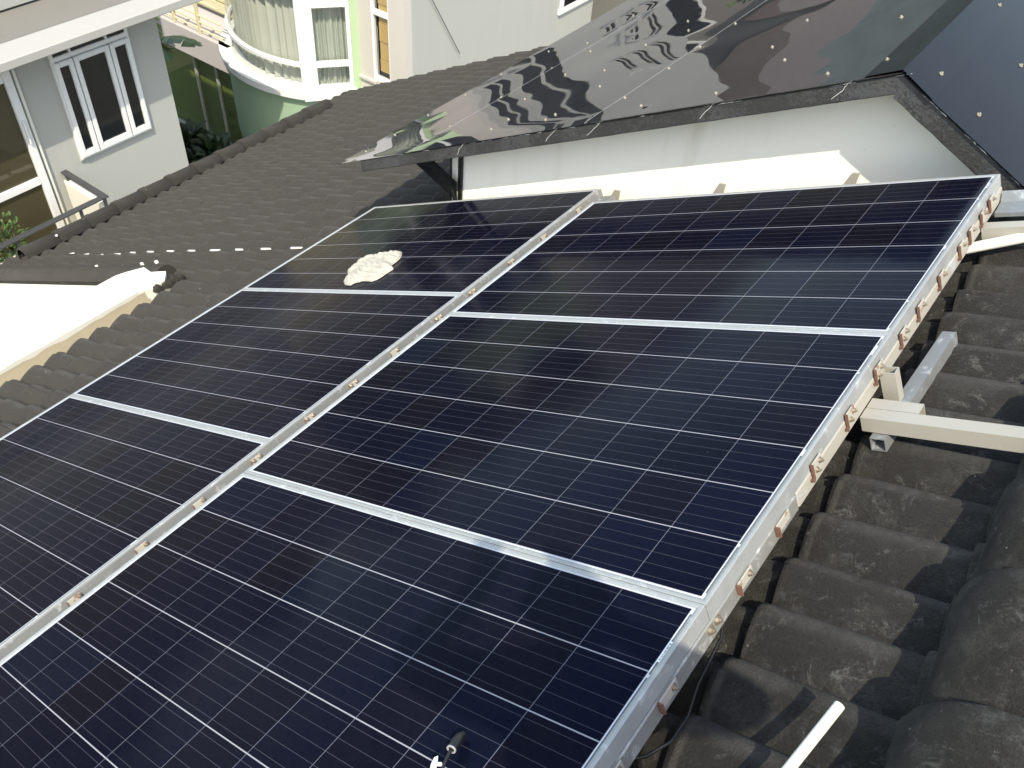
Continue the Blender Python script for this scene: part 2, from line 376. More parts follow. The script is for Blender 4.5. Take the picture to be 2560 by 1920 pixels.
def cap_tile(p0, p1, r0, r1, up, side, arc=math.pi * 1.0, seg=14, th=.014):
    "half-round cover tile from p0 (wide end) to p1"
    mb = MB(); p0, p1, up, side = map(Vector, (p0, p1, up, side)); ax = (p1 - p0).normalized()
    pts = [(0, r0 - .02), (0, r0 - .004), (.006, r0), (.06, r0), (.075, r0 - .006), ((p1 - p0).length, r1), ((p1 - p0).length, r1 - .02)]
    def fn(i, j):
        d, r = pts[j]; an = -arc / 2 + arc * i / seg
        return p0 + ax * d + side * (math.sin(an) * r) + up * (math.cos(an) * r)
    return mb.grid(seg + 1, len(pts), fn)
UPN = Vector((0, 0, 1))
# cover tiles along the low edge (roof coordinates)
L = .335; b = 5.02; i = 0
while b > .95:
    b2 = max(b - L - .03, .93)
    part('eave_cover_tile', cap_tile((-6.99 - .004 * i, b2, -.163), (-6.985 - .004 * i, b, -.163), .122, .108, UPN, (1, 0, 0)), 'captile', roof); b -= L; i += 1
# big cover tiles on the ridge, right of the array
for i, b in enumerate((-2.52, -2.21, -1.90, -1.59, -1.28, -.985, -.675, -.37, -.06, .25, .56, .80)):
    upr = Vector((.42, 0, 1)).normalized(); sdr = Vector((upr.z, 0, -upr.x))
    part('ridge_cover_tile', cap_tile((2.105, b, -.195), (2.105, b - .36, -.195), .168, .146, upr, sdr, math.pi * 1.1), 'captile', roof)
# verge: rounded cover and a hanging skirt above the white gable
vg = MB()
def vfn(i, j):
    a = -8.0 + i * (4.56 / 40); an = math.radians(-100 + 200 * j / 10)
    st = .012 * (1 - ((a - A0) / EXP) % 1.0)
    return (a, .59 - math.sin(an) * .075, -.165 + st + math.cos(an) * .075)
vg.grid(41, 11, vfn); vg.add([vfn(40, j) for j in range(11)], [tuple(range(11))]); part('verge_cover', vg, 'captile', roof)
vs = MB()
for k in range(15):
    a = -3.28 - .34 * k
    vs.box(a - .345, a - .002, .528, .545 - .001 * (k % 2), -.335 - .012 * (k % 2), -.13)
part('verge_skirt', vs, 'captile', roof)
for k in range(12):
    a = -2.43 - .3415 * k; bb = .966 + .0007 * k * k
    w = wave(bb)
    mk = MB(); q = [(a - .03 + random.uniform(-.012, .012), bb + .011), (a + .02, bb + .009 + random.uniform(0, .002)), (a + .095 + random.uniform(-.02, .02), bb + .006), (a + .108 + random.uniform(-.01, .01), bb - .009), (a + .03, bb - .008 - random.uniform(0, .003)), (a - .008 + random.uniform(-.012, .012), bb - .009)]
    mk.prism([(x, y, NB + w + .028) for x, y in q], (0, 0, .006)); part('mortar_dab', mk, 'mark', roof)
for (a, b, r, h_) in ((-7.01, 1.62, .035, -.068), (-6.93, 1.28, .022, -.078), (-7.03, 2.02, .02, -.068), (-6.95, 2.35, .012, -.07), (-3.9, .66, .03, -.095), (-3.75, .7, .025, -.1), (-4.6, .62, .02, -.09)):
    c = MB(); c.prism([(a + r * math.cos(t) * random.uniform(.5, 1.1), b + .6 * r * math.sin(t) * random.uniform(.5, 1.1), h_ - .012) for t in [x * math.pi / 4 for x in range(8)]], (0, 0, .018)); part('mortar_chip', c, 'mark', roof)

# ================================================================== parapet and lower white gable
def SP(px, py, pz): return Vector((px, py, pz))
par = thing('parapet_wall', 'low white parapet with rough mortar inner face below the tile edge', 'parapet', RP(-3.4, -.6, -.4))
xi, xo = RP(-3.275, 0, -.1).x, RP(-3.275, 0, -.1).x - .23
zt = RP(-3.275, 0, -.095).z
pm = MB(); pts = []
def pfn(i, j):
    y = -2.2 + i * .0672; wob = .008 * fbm((y, j, 0), 3)
    prof = [(xi + .01, zt - .5), (xi, zt - .02 + wob), (xi - .02 + wob, zt + wob), (xo + .02, zt + .01), (xo, zt - .02), (xo, zt - .9)]
    x, z = prof[j]; q = max(0, y - .30) / .18; return (x + .03 * q * (j in (1, 2)), y, z - (.05 * q if 0 < j < 5 else 0))
pm.grid(41, 6, pfn, smooth=False); pm.quad(*[pfn(40, j) for j in range(6)])
part('coping', pm, 'para', par)
inn = MB()
def ifn(i, j):
    y = -2.2 + i * .067; top = zt - .045 + .02 * fbm((y * 2, 3, 1), 2.5)
    return (xi + .006 + .004 * abs(fbm((y, j, 2), 9)) + .003 * j, y, top - .075 * j)
inn.grid(41, 6, ifn); part('mortar_face', inn, 'conc', par)
tip = MB(); tip.prism([(xi - .004, .40, zt - .012), (xi + .045, .47, zt - .004), (xi - .03, .535, zt - .010), (xo + .13, .50, zt - .030), (xo + .06, .42, zt - .03)], (0, 0, -.06)); part('broken_tip', tip, 'para', par)
lump = MB()
for q in range(9):
    a_, b_, r_ = -3.30 + random.uniform(-.10, .06), .50 + random.uniform(-.10, .08), random.uniform(.02, .045); c_ = RP(a_, b_, -.165)
    lump.grid(11, 7, lambda i, j: c_ + Vector((math.cos(i * math.pi / 5) * math.sin(.05 + j * .25), math.sin(i * math.pi / 5) * math.sin(.05 + j * .25), math.cos(.05 + j * .25))) * (r_ * (1 + .4 * noise.noise(Vector((i % 10, j, q)) * .9))))
part('tar_lumps', lump, 'captile', par)
lg = MB()
poly = [RP(-8.2, .50, -.2), RP(-3.3, .50, -.2)]
lg.prism([(poly[0].x, .49, -9.5), (poly[1].x, .49, -9.5), (poly[1].x, .49, poly[1].z), (poly[0].x, .49, poly[0].z)], (0, .02, 0))
solo('gable_wall', lg, 'white', 'sunlit white wall under the overhanging tile verge at far left', 'wall')
lt = MB(); lt.box(-9.2, xo - .02, -3.5, .485, -3.95, -3.8); solo('terrace_slab', lt, 'white', 'white terrace slab below the parapet at the left edge', 'terrace')
pl = MB(); pl.tube([(-5.12, .30, -3.85), (-4.98, .22, -3.20)], .03, 12); solo('rusty_pole', pl, 'wood', 'short rusty brown pole standing on the white terrace at left edge', 'pole')

# ================================================================== SOLAR PANELS
PA, PB = .1588, .1595
X0, X1, Y0, Y1 = -.022, 1.607, -.9735, .0150
def make_panel(name, label):
    r = thing(name, label, 'solar panel', (0, 0, 0), tilt=True, group='solar panels in two columns on the roof')
    f = MB(); prof = [(0, -.040), (0, -.0012), (.0012, 0), (.0068, 0), (.0125, -.0021), (.0125, -.006)]
    cor = [(X0, Y0, 1, 1), (X1, Y0, -1, 1), (X1, Y1, -1, -1), (X0, Y1, 1, -1)]
    f.add([(cx_ + sx * d, cy_ + sy * d, n) for cx_, cy_, sx, sy in cor for d, n in prof], [(q * 6 + j, ((q + 1) % 4) * 6 + j, ((q + 1) % 4) * 6 + j + 1, q * 6 + j + 1) for q in range(4) for j in range(5)])
    part('frame', f, 'alu', r)
    c = MB(); c.box(X0 + .004, X1 - .004, Y0 + .004, Y1 - .004, -.008, -.0022); part('cell_sheet', c, 'cells', r)
    return r
proto = make_panel('solar_panel', 'middle solar panel of the right column, beside the upright steel stub')
PANELS = {'R2': proto}
for key, (a, b), lab in (
        ('R1', (-.001, .990), 'solar panel of the right column directly below the white gable wall'),
        ('R3', (-.001, -.990), 'solar panel of the right column nearest the camera, with a black cable plug on it'),
        ('L1', (-1.695, 1.137), 'solar panel with a crumpled cream rag lying on it'),
        ('L2', (-1.695, .149), 'middle solar panel of the left column, just below the panel with the rag'),
        ('L3', (-1.695, -.840), 'nearest solar panel of the left column, cut off by the left photo edge')):
    c = copy_tree(proto); c['label'] = lab; c.matrix_world = ROOF @ Matrix.Translation(Vector((a, b, 0)))
    ROOTS[c.name] = (c.matrix_world.copy(), True, Vector((0, 0, 0))); PANELS[key] = c
def serial(key, y0, y1):
    s = MB().box(1.5890, 1.5958, y0, y1, -.0021, -.0016); lb = part('serial_label', s, 'tag', PANELS[key])
    q = MB(); y = y0 + .004
    while y < y1 - .004:
        w = random.choice((.0007, .001, .0018)); q.box(1.5915, 1.5952, y, y + w, -.0016, -.0014); y += w + random.choice((.0007, .0012, .002))
    part('barcode', q, 'ink', lb)
serial('R3', -.135, -.085); serial('R2', -.085, -.045); serial('R1', -.085, -.05)

def bolt_mb(p, ax, r=.0052, h=.006):
    mb = MB(); p, ax = Vector(p), Vector(ax).normalized()
    mb.tube([p, p + ax * .0015], r * 1.45, 14, True, False); mb.tube([p + ax * .0015, p + ax * h], r, 6, True, False); mb.tube([p + ax * h, p + ax * (h + .004)], r * .5, 8, True, False); return mb

# rails
rr = thing('support_rail', 'long steel rail under the outer right edge of the panels with rusty brackets', 'rail', (1.58, -.5, -.06), tilt=True)
rt = MB(); rt.bbox(1.570, 1.609, -.585, 1.006, -.083, -.042, .003); part('rail_tube', rt, 'cream', rr)
rt = MB(); rt.bbox(1.5705, 1.6095, -2.4, -.588, -.083, -.0415, .003); part('rail_tube', rt, 'lgalv', rr)
AX = 1.6098
for i, b in enumerate((.848, .758, .642, .545, .362, .187, .053, -.126, -.312, -.508)):
    p = MB(); j = random.uniform(-.003, .003)
    p.bbox(AX + .002, AX + .006, b, b + .046 + j, -.056 + j, -.020 + j, .0012)
    pb = part('bracket', p, 'bracket', rr)
    e = MB(); e.box(AX + .0022, AX + .0085, b - .004, b - .0004, -.058 + j, -.020 + j); e.box(AX + .0002, AX + .009, b - .011, b - .0045, -.0615 + j, -.056 + j); part('rusty_edge', e, 'rust', pb)
    for db in ((.034,) if i < 6 else (.014, .034)): part('bolt', bolt_mb((AX + .006, b + db, -.032 - .012 * (db < .03) + j), (1, 0, 0)), 'bolt', pb)
for b, two in ((-.695, 0), (-.872, 1), (-1.175, 1), (-1.36, 1)):
    p = MB(); p.bbox(AX + .001, AX + .005, b, b + .058, -.064, -.040, .001); pb = part('bracket', p, 'bracket', rr)
    e = MB(); e.box(AX + .0012, AX + .012, b - .005, b - .0005, -.066, -.042); part('rusty_edge', e, 'rust', pb)
    if two: part('bolt', bolt_mb((AX + .005, b + .044, -.050), (1, 0, 0)), 'bolt', pb)
for b in (-.957, -.985): part('bolt', bolt_mb((AX, b, -.055), (1, 0, 0), .0075), 'bolt', rr)
rm = thing('support_rail', 'galvanised steel rail in the gap between the two panel columns', 'rail', (-.055, -.5, -.06), tilt=True)
t = MB(); t.bbox(-.0845, -.0245, -2.4, 1.17, -.083, -.043, .002); part('rail_tube', t, 'dgalv', rm)
t = MB(); t.bbox(-.0873, -.0847, -2.4, -.803, -.080, -.0045, .0008); t.bbox(-.0873, -.0847, -.799, 1.165, -.080, -.0045, .0008); part('rail_web', t, 'dgalv', rm)
for b in (.955, .686, .455, .200, -.004, -.252, -.465, -.674, -.908, -1.136, -1.344, -1.565):
    p = MB(); p.bbox(-.0845, -.0815, b - .004, b + .036, -.034, -.012, .001); pb = part('bracket', p, 'bracket', rm)
    e = MB(); e.box(-.0813, -.0785, b - .007, b - .0045, -.034, -.014); part('rusty_edge', e, 'rust', pb)
    for db in ((0.004, .03) if random.random() < .6 else (.03,)): part('bolt', bolt_mb((-.0805, b + db, -.020), (1, 0, 0)), 'bolt', pb)

# cross tubes and loose steel at the right
s = MB(); s.sqtube((1.612, -.222, -.100), (2.02, -.234, -.100), (0, 1, 0), (0, 0, 1), .040, .040)
ct = thing('cross_tube', 'cream painted square steel tube running right from the middle of the rail', 'steel tube', (1.9, -.23, -.1), tilt=True); part('tube', s, 'cream', ct)
s = MB(); s.sqtube((1.612, -.1795, -.0985), (1.734, -.1835, -.0985), (0, 1, 0), (0, 0, 1), .040, .037); part('short_sleeve', s, 'cream', ct)
s = MB(); s.sqtube((1.612, .775, -.090), (2.02, .790, -.093), (0, 1, 0), (0, 0, 1), .042, .042)
solo('cross_tube', MB(), 'cream') if False else None
ct2 = thing('cross_tube', 'cream painted square steel tube leaving the rail near the white gable', 'steel tube', (1.9, .78, -.09), tilt=True); part('tube', s, 'cream', ct2)
s = MB(); s.sqtube((1.654, -.262, -.141), (1.669, .236, -.141), (1, 0, 0), (0, 0, 1), .036, .036)
gt = thing('loose_tube', 'loose grey galvanised tube lying on the tiles beneath the cream cross tube', 'steel tube', (1.66, 0, -.14), tilt=True); part('tube', s, 'galv', gt)
s = MB(); s.sqtube((1.636, -.092, -.16), (1.636, -.098, -.035), (1, 0, 0), (0, 1, 0), .038, .030)
sb = thing('steel_stub', 'short upright cream steel stub with open end beside the rail', 'steel tube', (1.636, -.095, -.16), tilt=True); part('tube', s, 'cream', sb)
s = MB(); s.tube([(1.56, .690, -.110), (1.80, .797, -.106), (2.01, .890, -.103)], .0165, 14)
pv = thing('pvc_pipe', 'white plastic pipe slanting out from under the rail beside the upper cross tube', 'pipe', (1.8, .8, -.11), tilt=True); part('pipe', s, 'pvc', pv)
s = MB(); P0, P1 = Vector((1.866, -1.024, -.096)), Vector((1.80, -1.37, -.105)); s.tube([P0, P1, P1 + (P1 - P0)], .0095, 18, caps=False); s.tube([P0 + (P1 - P0) * .002, P1, P1 + (P1 - P0)], .0075, 18, caps=False)
d = (P1 - P0).normalized(); o1 = d.orthogonal().normalized(); o2 = d.cross(o1)
ring = [P0 + (o1 * math.cos(x) + o2 * math.sin(x)) * r for r in (.0095, .0075) for x in [2 * math.pi * q / 18 for q in range(18)]]
s.add(ring, [(q, (q + 1) % 18, 18 + (q + 1) % 18, 18 + q) for q in range(18)])
pv2 = thing('pvc_pipe', 'white plastic pipe end lying on the tiles at the bottom right', 'pipe', (1.85, -1.1, -.1), tilt=True); part('pipe', s, 'pvc', pv2)
s = MB(); s.tube([(1.58, -.86, -.06), (1.60, -.95, -.115), (1.606, -1.06, -.125), (1.622, -1.13, -.128), (1.622, -1.19, -.125), (1.600, -1.236, -.12), (1.56, -1.30, -.09)], .0032, 8)
cb = thing('black_cable', 'thin black cable drooping below the rail over dark tiles', 'cable', (1.6, -1.1, -.1), tilt=True); part('wire', s, 'black', cb)
fl = thing('metal_flashing', 'bent grey metal flashing strip between white gable corner and tiles', 'flashing', (1.8, .92, -.08), tilt=True)
s = MB(); s.add([(1.615, .985, -.050), (2.25, .985, -.050), (2.25, .955, -.075), (1.615, .955, -.075), (2.25, .885, -.080), (1.615, .885, -.080), (2.25, .883, -.093), (1.615, .883, -.093)], [(0, 1, 2, 3), (3, 2, 4, 5), (5, 4, 6, 7)]); part('strip', s, 'galv', fl)
s = MB()
for k in range(14):
    a, b = 1.64 + .02 * k + random.uniform(-.01, .01), random.uniform(.83, .88); r = random.uniform(.006, .016)
    s.prism([(a + r * math.cos(x) * random.uniform(.6, 1.2), b + r * .6 * math.sin(x) * random.uniform(.6, 1.2), -.135) for x in (0, 1, 2, 3, 4, 5)], (0, 0, random.uniform(.01, .03)))
part('mortar_crumbs', s, 'conc', fl)

# rag
out = [(-0.938, 0.242), (-0.933, 0.256), (-0.907, 0.27), (-0.957, 0.304), (-0.991, 0.318), (-1.03, 0.353), (-1.019, 0.381), (-1.017, 0.388), (-1.049, 0.417), (-1.076, 0.469), (-1.048, 0.498), (-0.973, 0.503), (-0.935, 0.516), (-0.871, 0.525), (-0.855, 0.539), (-0.809, 0.512), (-0.779, 0.462), (-0.769, 0.409), (-0.721, 0.371), (-0.72, 0.331), (-0.724, 0.284), (-0.754, 0.258), (-0.819, 0.257), (-0.828, 0.247), (-0.85, 0.244), (-0.861, 0.217), (-0.899, 0.223)]
cx, cy = -.880, .375; NA, NR = 270, 60
def cr(i, n=len(out)):
    f = i * n / NA; k = int(f) % n; u = f - int(f); P = [Vector((*out[(k + d) % n], 0)) for d in (-1, 0, 1, 2)]
    return .5 * ((2 * P[1]) + (-P[0] + P[2]) * u + (2 * P[0] - 5 * P[1] + 4 * P[2] - P[3]) * u * u + (-P[0] + 3 * P[1] - 3 * P[2] + P[3]) * u ** 3)
rg = MB()
def rfn(i, j):
    e = cr(i % NA); r = j / (NR - 1); c = Vector((cx, cy, 0)); p = c.lerp(e, r ** .85)
    ed = 1 + .05 * fbm((p.x * 3, p.y * 3, .4), 7) * r; p = c.lerp(e, min(r ** .85 * ed, 1.08))
    w1, w2 = noise.noise(p * 7 + Vector((0, 0, 2))), noise.noise(p * 15 + Vector((3, 0, 5)))
    ph = 62 * p.y - 16 * p.x + 5.0 * w1 + 1.6 * w2; ph2 = 40 * p.x + 70 * p.y + 5.5 * noise.noise(p * 9 + Vector((7, 2, 1)))
    body = max(0, 1 - r ** 3) ** .5
    h = body * (.004 + .016 * max(0, .5 + fbm(p, 6, 3.1, 2)) + (.013 + .007 * w1) * abs(math.sin(ph)) ** .65 + .006 * abs(math.sin(ph2)) ** .6) + .002
    kn = math.hypot(p.x + .905, p.y - .47); h += .007 * math.exp(-(kn / .035) ** 2) * (1 + math.sin(kn * 260)) * body
    if j == NR - 1: h = .0005
    return (p.x, p.y, h)
rg.grid(NA + 1, NR, rfn)
rgt = thing('rag', 'crumpled cream cotton rag lying on the far left solar panel', 'rag', (cx, cy, 0), tilt=True); part('cloth', rg, 'rag', rgt)

# cable plug on the nearest panel
cp = thing('cable_plug', 'black cable plug with grey collar and white tag on nearest panel', 'cable plug', (1.365, -1.44, .015), tilt=True)
s = MB(); s.tube([(1.355, -1.404, .008), (1.358, -1.416, .013), (1.362, -1.428, .017), (1.3665, -1.443, .020)], [.0045, .0085, .0095, .0088], 14); part('housing', s, 'black', cp)
s = MB(); s.tube([(1.3665, -1.443, .020), (1.3672, -1.4455, .0203)], .0090, 10, caps=False); s.tube([(1.3665, -1.443, .020), (1.3672, -1.4455, .0203)], .0062, 10, caps=False)
d = Vector((.0007, -.0025, .0003)).normalized(); o1 = d.orthogonal().normalized(); o2 = d.cross(o1); pc = Vector((1.3672, -1.4455, .0203))
s.add([pc + (o1 * math.cos(x) + o2 * math.sin(x)) * r for r in (.0090, .0062) for x in [math.pi * q / 5 for q in range(10)]], [(q, (q + 1) % 10, 10 + (q + 1) % 10, 10 + q) for q in range(10)]); part('collar', s, 'grey_seal', cp)
s = MB(); s.tube([(1.367, -1.444, .020), (1.371, -1.458, .021), (1.375, -1.472, .020), (1.385, -1.51, .014), (1.40, -1.60, .006)], .0032, 10); part('cable', s, 'black', cp)
s = MB(); s.prism([(1.366, -1.497, .026), (1.3585, -1.486, .026), (1.3555, -1.474, .027), (1.3605, -1.4685, .028), (1.3665, -1.477, .027), (1.3745, -1.490, .026)], (0, 0, .001)); s.tube([(1.3695, -1.480, .026), (1.3755, -1.4775, .026)], .0035, 10); part('tag', s, 'tag', cp)

# ================================================================== DORMER with the glossy metal roof
dm = thing('dormer', 'dormer with a glossy black metal roof and white gable wall', 'dormer', (0, 1.3, 0))
YF, YW, YB = 1.12, 1.30, 7.4
ML = .5421; ZR = .905; XR = 1.006
def zl(x): return ZR + ML * (x - XR)
MR = -.4437
def zr(x): return ZR + MR * (x - XR)
w = MB(); xl, xr = -1.062, 1.75
w.prism([(xl, YW, -1.4), (xr, YW, -1.4), (xr, YW, zr(xr) - .03), (XR, YW, ZR - .03), (xl, YW, zl(xl) - .03)], (0, .12, 0)); part('gable_wall', w, 'white', dm)
w = MB(); w.box(xl + .001, xl + .12, YW + .1205, YB, -1.5, zl(xl) - .05); part('side_wall', w, 'white', dm)
SCREWS = [(-1.695, 1.283), (-1.69, 1.525), (-1.716, 1.854), (-1.70, 2.2), (-1.72, 2.6), (-.764, 1.373), (-.462, 1.245), (-.451, 1.309), (-.927, 1.743), (-.933, 2.137), (-.612, 2.006), (-1.092, 2.658), (-.448, 1.688), (-1.612, 2.988), (-1.313, 2.981), (-1.306, 3.546), (-.774, 1.246), (.025, 1.224), (-.145, 1.393), (.47, 1.535), (.316, 1.799), (.31, 2.189), (.736, 1.229), (.34, 1.221), (.775, 1.869), (-1.22, 1.25), (-1.225, 1.47), (-1.222, 1.93), (-1.215, 2.43), (-.14, 1.78), (-.145, 2.1), (-.142, 2.48), (-.15, 2.95), (-.62, 2.45), (-.6, 2.9), (-.45, 2.6), (.33, 2.6), (.76, 2.3), (.47, 2.9)]
def sheet_z(x, y):
    fade = min(1, max(0, (.82 - x) / .55)); fade = .10 + .90 * fade
    edge = min(1, max(0, (y - 1.10) / .12))
    z = (.0160 * noise.noise(Vector((x * 1.0 + 3.1, y * .55, 0))) + .0062 * noise.noise(Vector((x * 2.1, y * 1.3 + 5.2, 2))) + .0024 * noise.noise(Vector((x * 4.3, y * 2.0, 9)))) * fade * edge
    for sx, sy in SCREWS:
        d2 = (x - sx) ** 2 + (y - sy) ** 2
        if d2 < .06: z -= .0005 * math.exp(-d2 / .004) * (.3 + .7 * fade)
    return z
def sheet(x0, x1, y0, y1, zf, lift, st=.026, wav=True):
    mb = MB(); nx = max(2, int((x1 - x0) / st) + 1); ny = int((y1 - y0) / (st * 1.7)) + 1
    def fn(i, j):
        x = x0 + (x1 - x0) * i / (nx - 1); y = y0 + (y1 - y0) * j / (ny - 1)
        return (x, y, zf(x) + lift + (sheet_z(x, y) if wav else .0015 * fbm((x, y * .6, 3), 1.6, 1.0, 2)))
    return mb.grid(nx, ny, fn)
part('roof_sheet', sheet(-1.765, -1.170, 1.098, YB, zl, 0), 'sheet', dm); part('roof_sheet', sheet(-1.200, -.135, 1.095, YB, zl, .004), 'sheet', dm); part('roof_sheet', sheet(-.165, XR, 1.092, YB, zl, .008), 'sheet', dm)
part('roof_sheet', sheet(XR, 2.9, 1.092, YB, zr, .006, .05, False), 'sheetr', dm)
s = MB(); yy = [1.085 + .4 * k for k in range(17)]
s.grid(4, len(yy), lambda i, j: ((.893, zl(.893) + .0100), (.9, zl(.9) + .0165), (XR, ZR + .020), (1.13, zr(1.13) + .0135))[i] and Vector(((.893, .9, XR, 1.13)[i], yy[j], (zl(.893) + .0100, zl(.9) + .0165, ZR + .020, zr(1.13) + .0135)[i])), smooth=False)
part('ridge_flashing', s, 'sheetr', dm)
for sx, sy in SCREWS + [(.912, 1.251), (1.081, 2.002), (1.096, 1.254), (1.263, 1.24), (.915, 2.3), (1.09, 2.7), (1.27, 1.75)]:
    zf, sl = (zl, ML) if sx < XR else (zr, MR)
    p = Vector((sx, sy, zf(sx) + .008 + (.008 if sx > .88 and sx < 1.13 else (sheet_z(sx, sy) if sx < XR else 0)))); up = Vector((-sl, 0, 1)).normalized()
    if -1.2 > sx: p -= up * .007
    elif sx < -.165: p -= up * .003
    q = MB(); q.tube([p - up * .002, p + up * .0015], .0078, 12); q.tube([p + up * .0015, p + up * .007], .0042, 6); part('roof_screw', q, 'brass', dm)
def board(x0, x1, zf, dep, y0, y1, drop=.004):
    mb = MB(); n = 60
    def fn(i, j):
        x = x0 + (x1 - x0) * i / n; e = .0022 * fbm((x, j, 4), 14)
        return [(x, y0 + .012, zf(x) - drop), (x, y0, zf(x) - drop - .003 + e), (x, y0 + .001, zf(x) - dep + e), (x, y0 + .004, zf(x) - dep - .004 + e), (x, y1, zf(x) - dep - .002)][j]
    return mb.grid(n + 1, 5, fn, smooth=False)
for x_, q_ in ((-1.2, -.0005), (-.165, .0075)):
    s = MB(); s.tube([(x_ - .001, 1.10 + .12 * q, zl(x_) + .003 + (.004 if x_ > -.5 else 0) + sheet_z(x_, 1.10 + .12 * q)) for q in range(50)], .0010, 6); part('seam_bead', s, 'grey_seal', dm)
b1 = part('barge_board', board(-1.555, XR - .0, zl, .072, 1.105, 1.16), 'flaky', dm); b2 = part('barge_board', board(XR, 2.2, zr, .085, 1.1045, 1.20), 'flaky', dm)
s = MB(); s.quad((-1.555, 1.106, zl(-1.555) - .004), (-1.53, 1.107, zl(-1.53) - .074), (-1.53, 1.16, zl(-1.53) - .074), (-1.555, 1.16, zl(-1.555) - .004)); part('board_end', s, 'flaky', dm)
for k in range(34):
    rgt_ = k > 23; x = random.uniform(1.02, 1.6) if rgt_ else random.uniform(-1.5, 1.0); l = random.uniform(.015, .05); zf_ = zr if rgt_ else zl; yy_ = 1.1030 if rgt_ else 1.1035
    s = MB(); s.prism([(x, yy_, zf_(x) - .0065), (x + l, yy_, zf_(x + l) - .0065), (x + l * .8, yy_, zf_(x + l * .8) - .0065 + random.uniform(.001, .004))], (0, -.0012, 0)); part('paint_chip', s, 'mark', dm)
for x0, seed in ((-.82, 1), (-.30, 2), (-.08, 5), (.40, 3), (.86, 4)):
    s = MB(); pth = []; x, z = x0, zl(x0) + .003
    random.seed(40 + seed)
    for k in range(6): pth.append((x, 1.1025, z)); x += random.uniform(-.014, .004) - .004; z = zl(x) - .002 - k * .0135
    s.tube(pth, .0011, 5); part('sealant_trickle', s, 'mark', dm)
random.seed(11)
s = MB(); s.box(-1.010, -.984, 1.285, 1.297, -.66, zl(-1.0) - .02); s.box(-1.0645, -1.062 + .0, 1.285, 1.32, -.9, zl(-1.06) - .02); part('corner_post', s, 'steelblk', dm)
# strut: flat bar in the plane just before the wall end
s = MB(); s.prism([(-1.283, 1.185, -.380), (-1.165, 1.185, -.316), (-1.010, 1.262, -.468), (-1.012, 1.275, -.600), (-1.040, 1.272, -.575)], (0, .012, 0)); part('strut', s, 'steelblk', dm)
s = MB(); s.tube([(-1.035, 1.268, -.52), (-1.02, 1.268, -.56), (-1.012, 1.268, -.60)], [.006, .010, .008], 8); part('weld_blob', s, 'steelblk', dm)
for lab, x, z, wd in (('small grey wedge on the white wall at the gap between panel columns', -.063, -.165, .046), ('small grey wedge on the white wall behind the middle of the right column', .429, .085, .044), ('small grey wedge on white wall near the slanted shadow end', .938, .355, .040)):
    s = MB(); h = .062
    s.prism([(x - wd / 2, YW - .001, z), (x - wd * .12, YW - .001, z + h * .9), (x + wd / 2, YW - .001, z + h), (x + wd / 2, YW - .001, z)], (0, -.010, 0))  # flat cream wedge with a slanted left edge, set against the gable wall
    solo('wall_wedge', s, 'cream', lab, 'bracket', 'small wedges along the white gable wall')

# ================================================================== WHITE HOUSE at left (wall x = -10)
XH = -10.0
h1 = thing('white_house', 'pale grey house with flat eave slab at upper left', 'house', (-12, 3.5, -10))
s = MB(); s.box(-16, XH, -6, 5.37, -10, -3.2); part('wall', s, 'grey', h1)
s = MB(); s.bbox(-10.75, -9.36, -6, 6.4, -3.25, -3.13, .012); part('eave_slab', s, 'eave', h1)
s = MB(); s.quad((-10.7, -6, -3.126), (-9.93, -6, -3.126), (-9.78, 6.38, -3.126), (-10.7, 6.38, -3.126)); part('slab_shade_strip', s, 'slab', h1)  # grey strip standing in for the shade across the slab top
s = MB(); s.bbox(-15.5, -10.6, -6, 5.6, -3.10, -2.2, .012); part('upper_wall', s, 'grey', h1)
s = MB(); s.bbox(-15.8, -10.35, -6, 5.9, -2.2, -2.0, .012); part('upper_slab', s, 'eave', h1)
s = MB(); s.box(-15.0, -11.6, -6, 4.6, -2.0, 1.5); part('upper_storey', s, 'grey', h1)
def win_x(parent, name, x, y0, y1, z0, z1, fw, dep=.06):
    mb = MB(); mb.bbox(x - .02, x + dep, y0, y0 + fw, z0, z1, .006); mb.bbox(x - .02, x + dep, y1 - fw, y1, z0, z1, .006)
    mb.bbox(x - .02, x + dep - .002, y0 + fw, y1 - fw, z0, z0 + fw, .006); mb.bbox(x - .02, x + dep - .002, y0 + fw, y1 - fw, z1 - fw, z1, .006)
    return part(name, mb, 'upvc', parent)
wf = win_x(h1, 'window_frame', XH, 3.64, 4.86, -5.12, -3.30, .05, .05)
for y0, y1, nm in ((3.66, 3.94, 'sash'), (3.955, 4.505, 'sash'), (4.52, 4.84, 'sash')):
    fr = .068
    mb = MB(); x = XH + .02; d = .055
    mb.bbox(x, x + d, y0, y0 + fr, -5.09, -3.66, .008); mb.bbox(x, x + d, y1 - fr, y1, -5.09, -3.66, .008); mb.bbox(x, x + d - .002, y0 + fr, y1 - fr, -5.09, -5.0, .008); mb.bbox(x, x + d - .002, y0 + fr, y1 - fr, -3.735, -3.66, .008)
    mb.bbox(XH, XH + .045, y0 - .012, y1 + .012, -3.655, -3.59, .006); mb.box(XH, XH + .04, y1 - .005, y1 + .022, -3.59, -3.3)
    sp = part(nm, mb, 'upvc', h1)
    q = MB(); q.box(XH + .01, XH + .035, y0 + fr, y1 - fr, -5.0, -3.735); part('pane', q, 'dark', sp)
    q = MB(); q.box(XH + .005, XH + .02, y0 + .03, y1 - .03, -3.59, -3.35); part('transom_pane', q, 'dark', sp)
s = MB(); s.bbox(XH, XH + .028, 3.62, 4.89, -5.155, -5.122, .006); part('window_sill', s, 'grey', h1)
df = MB(); x = XH
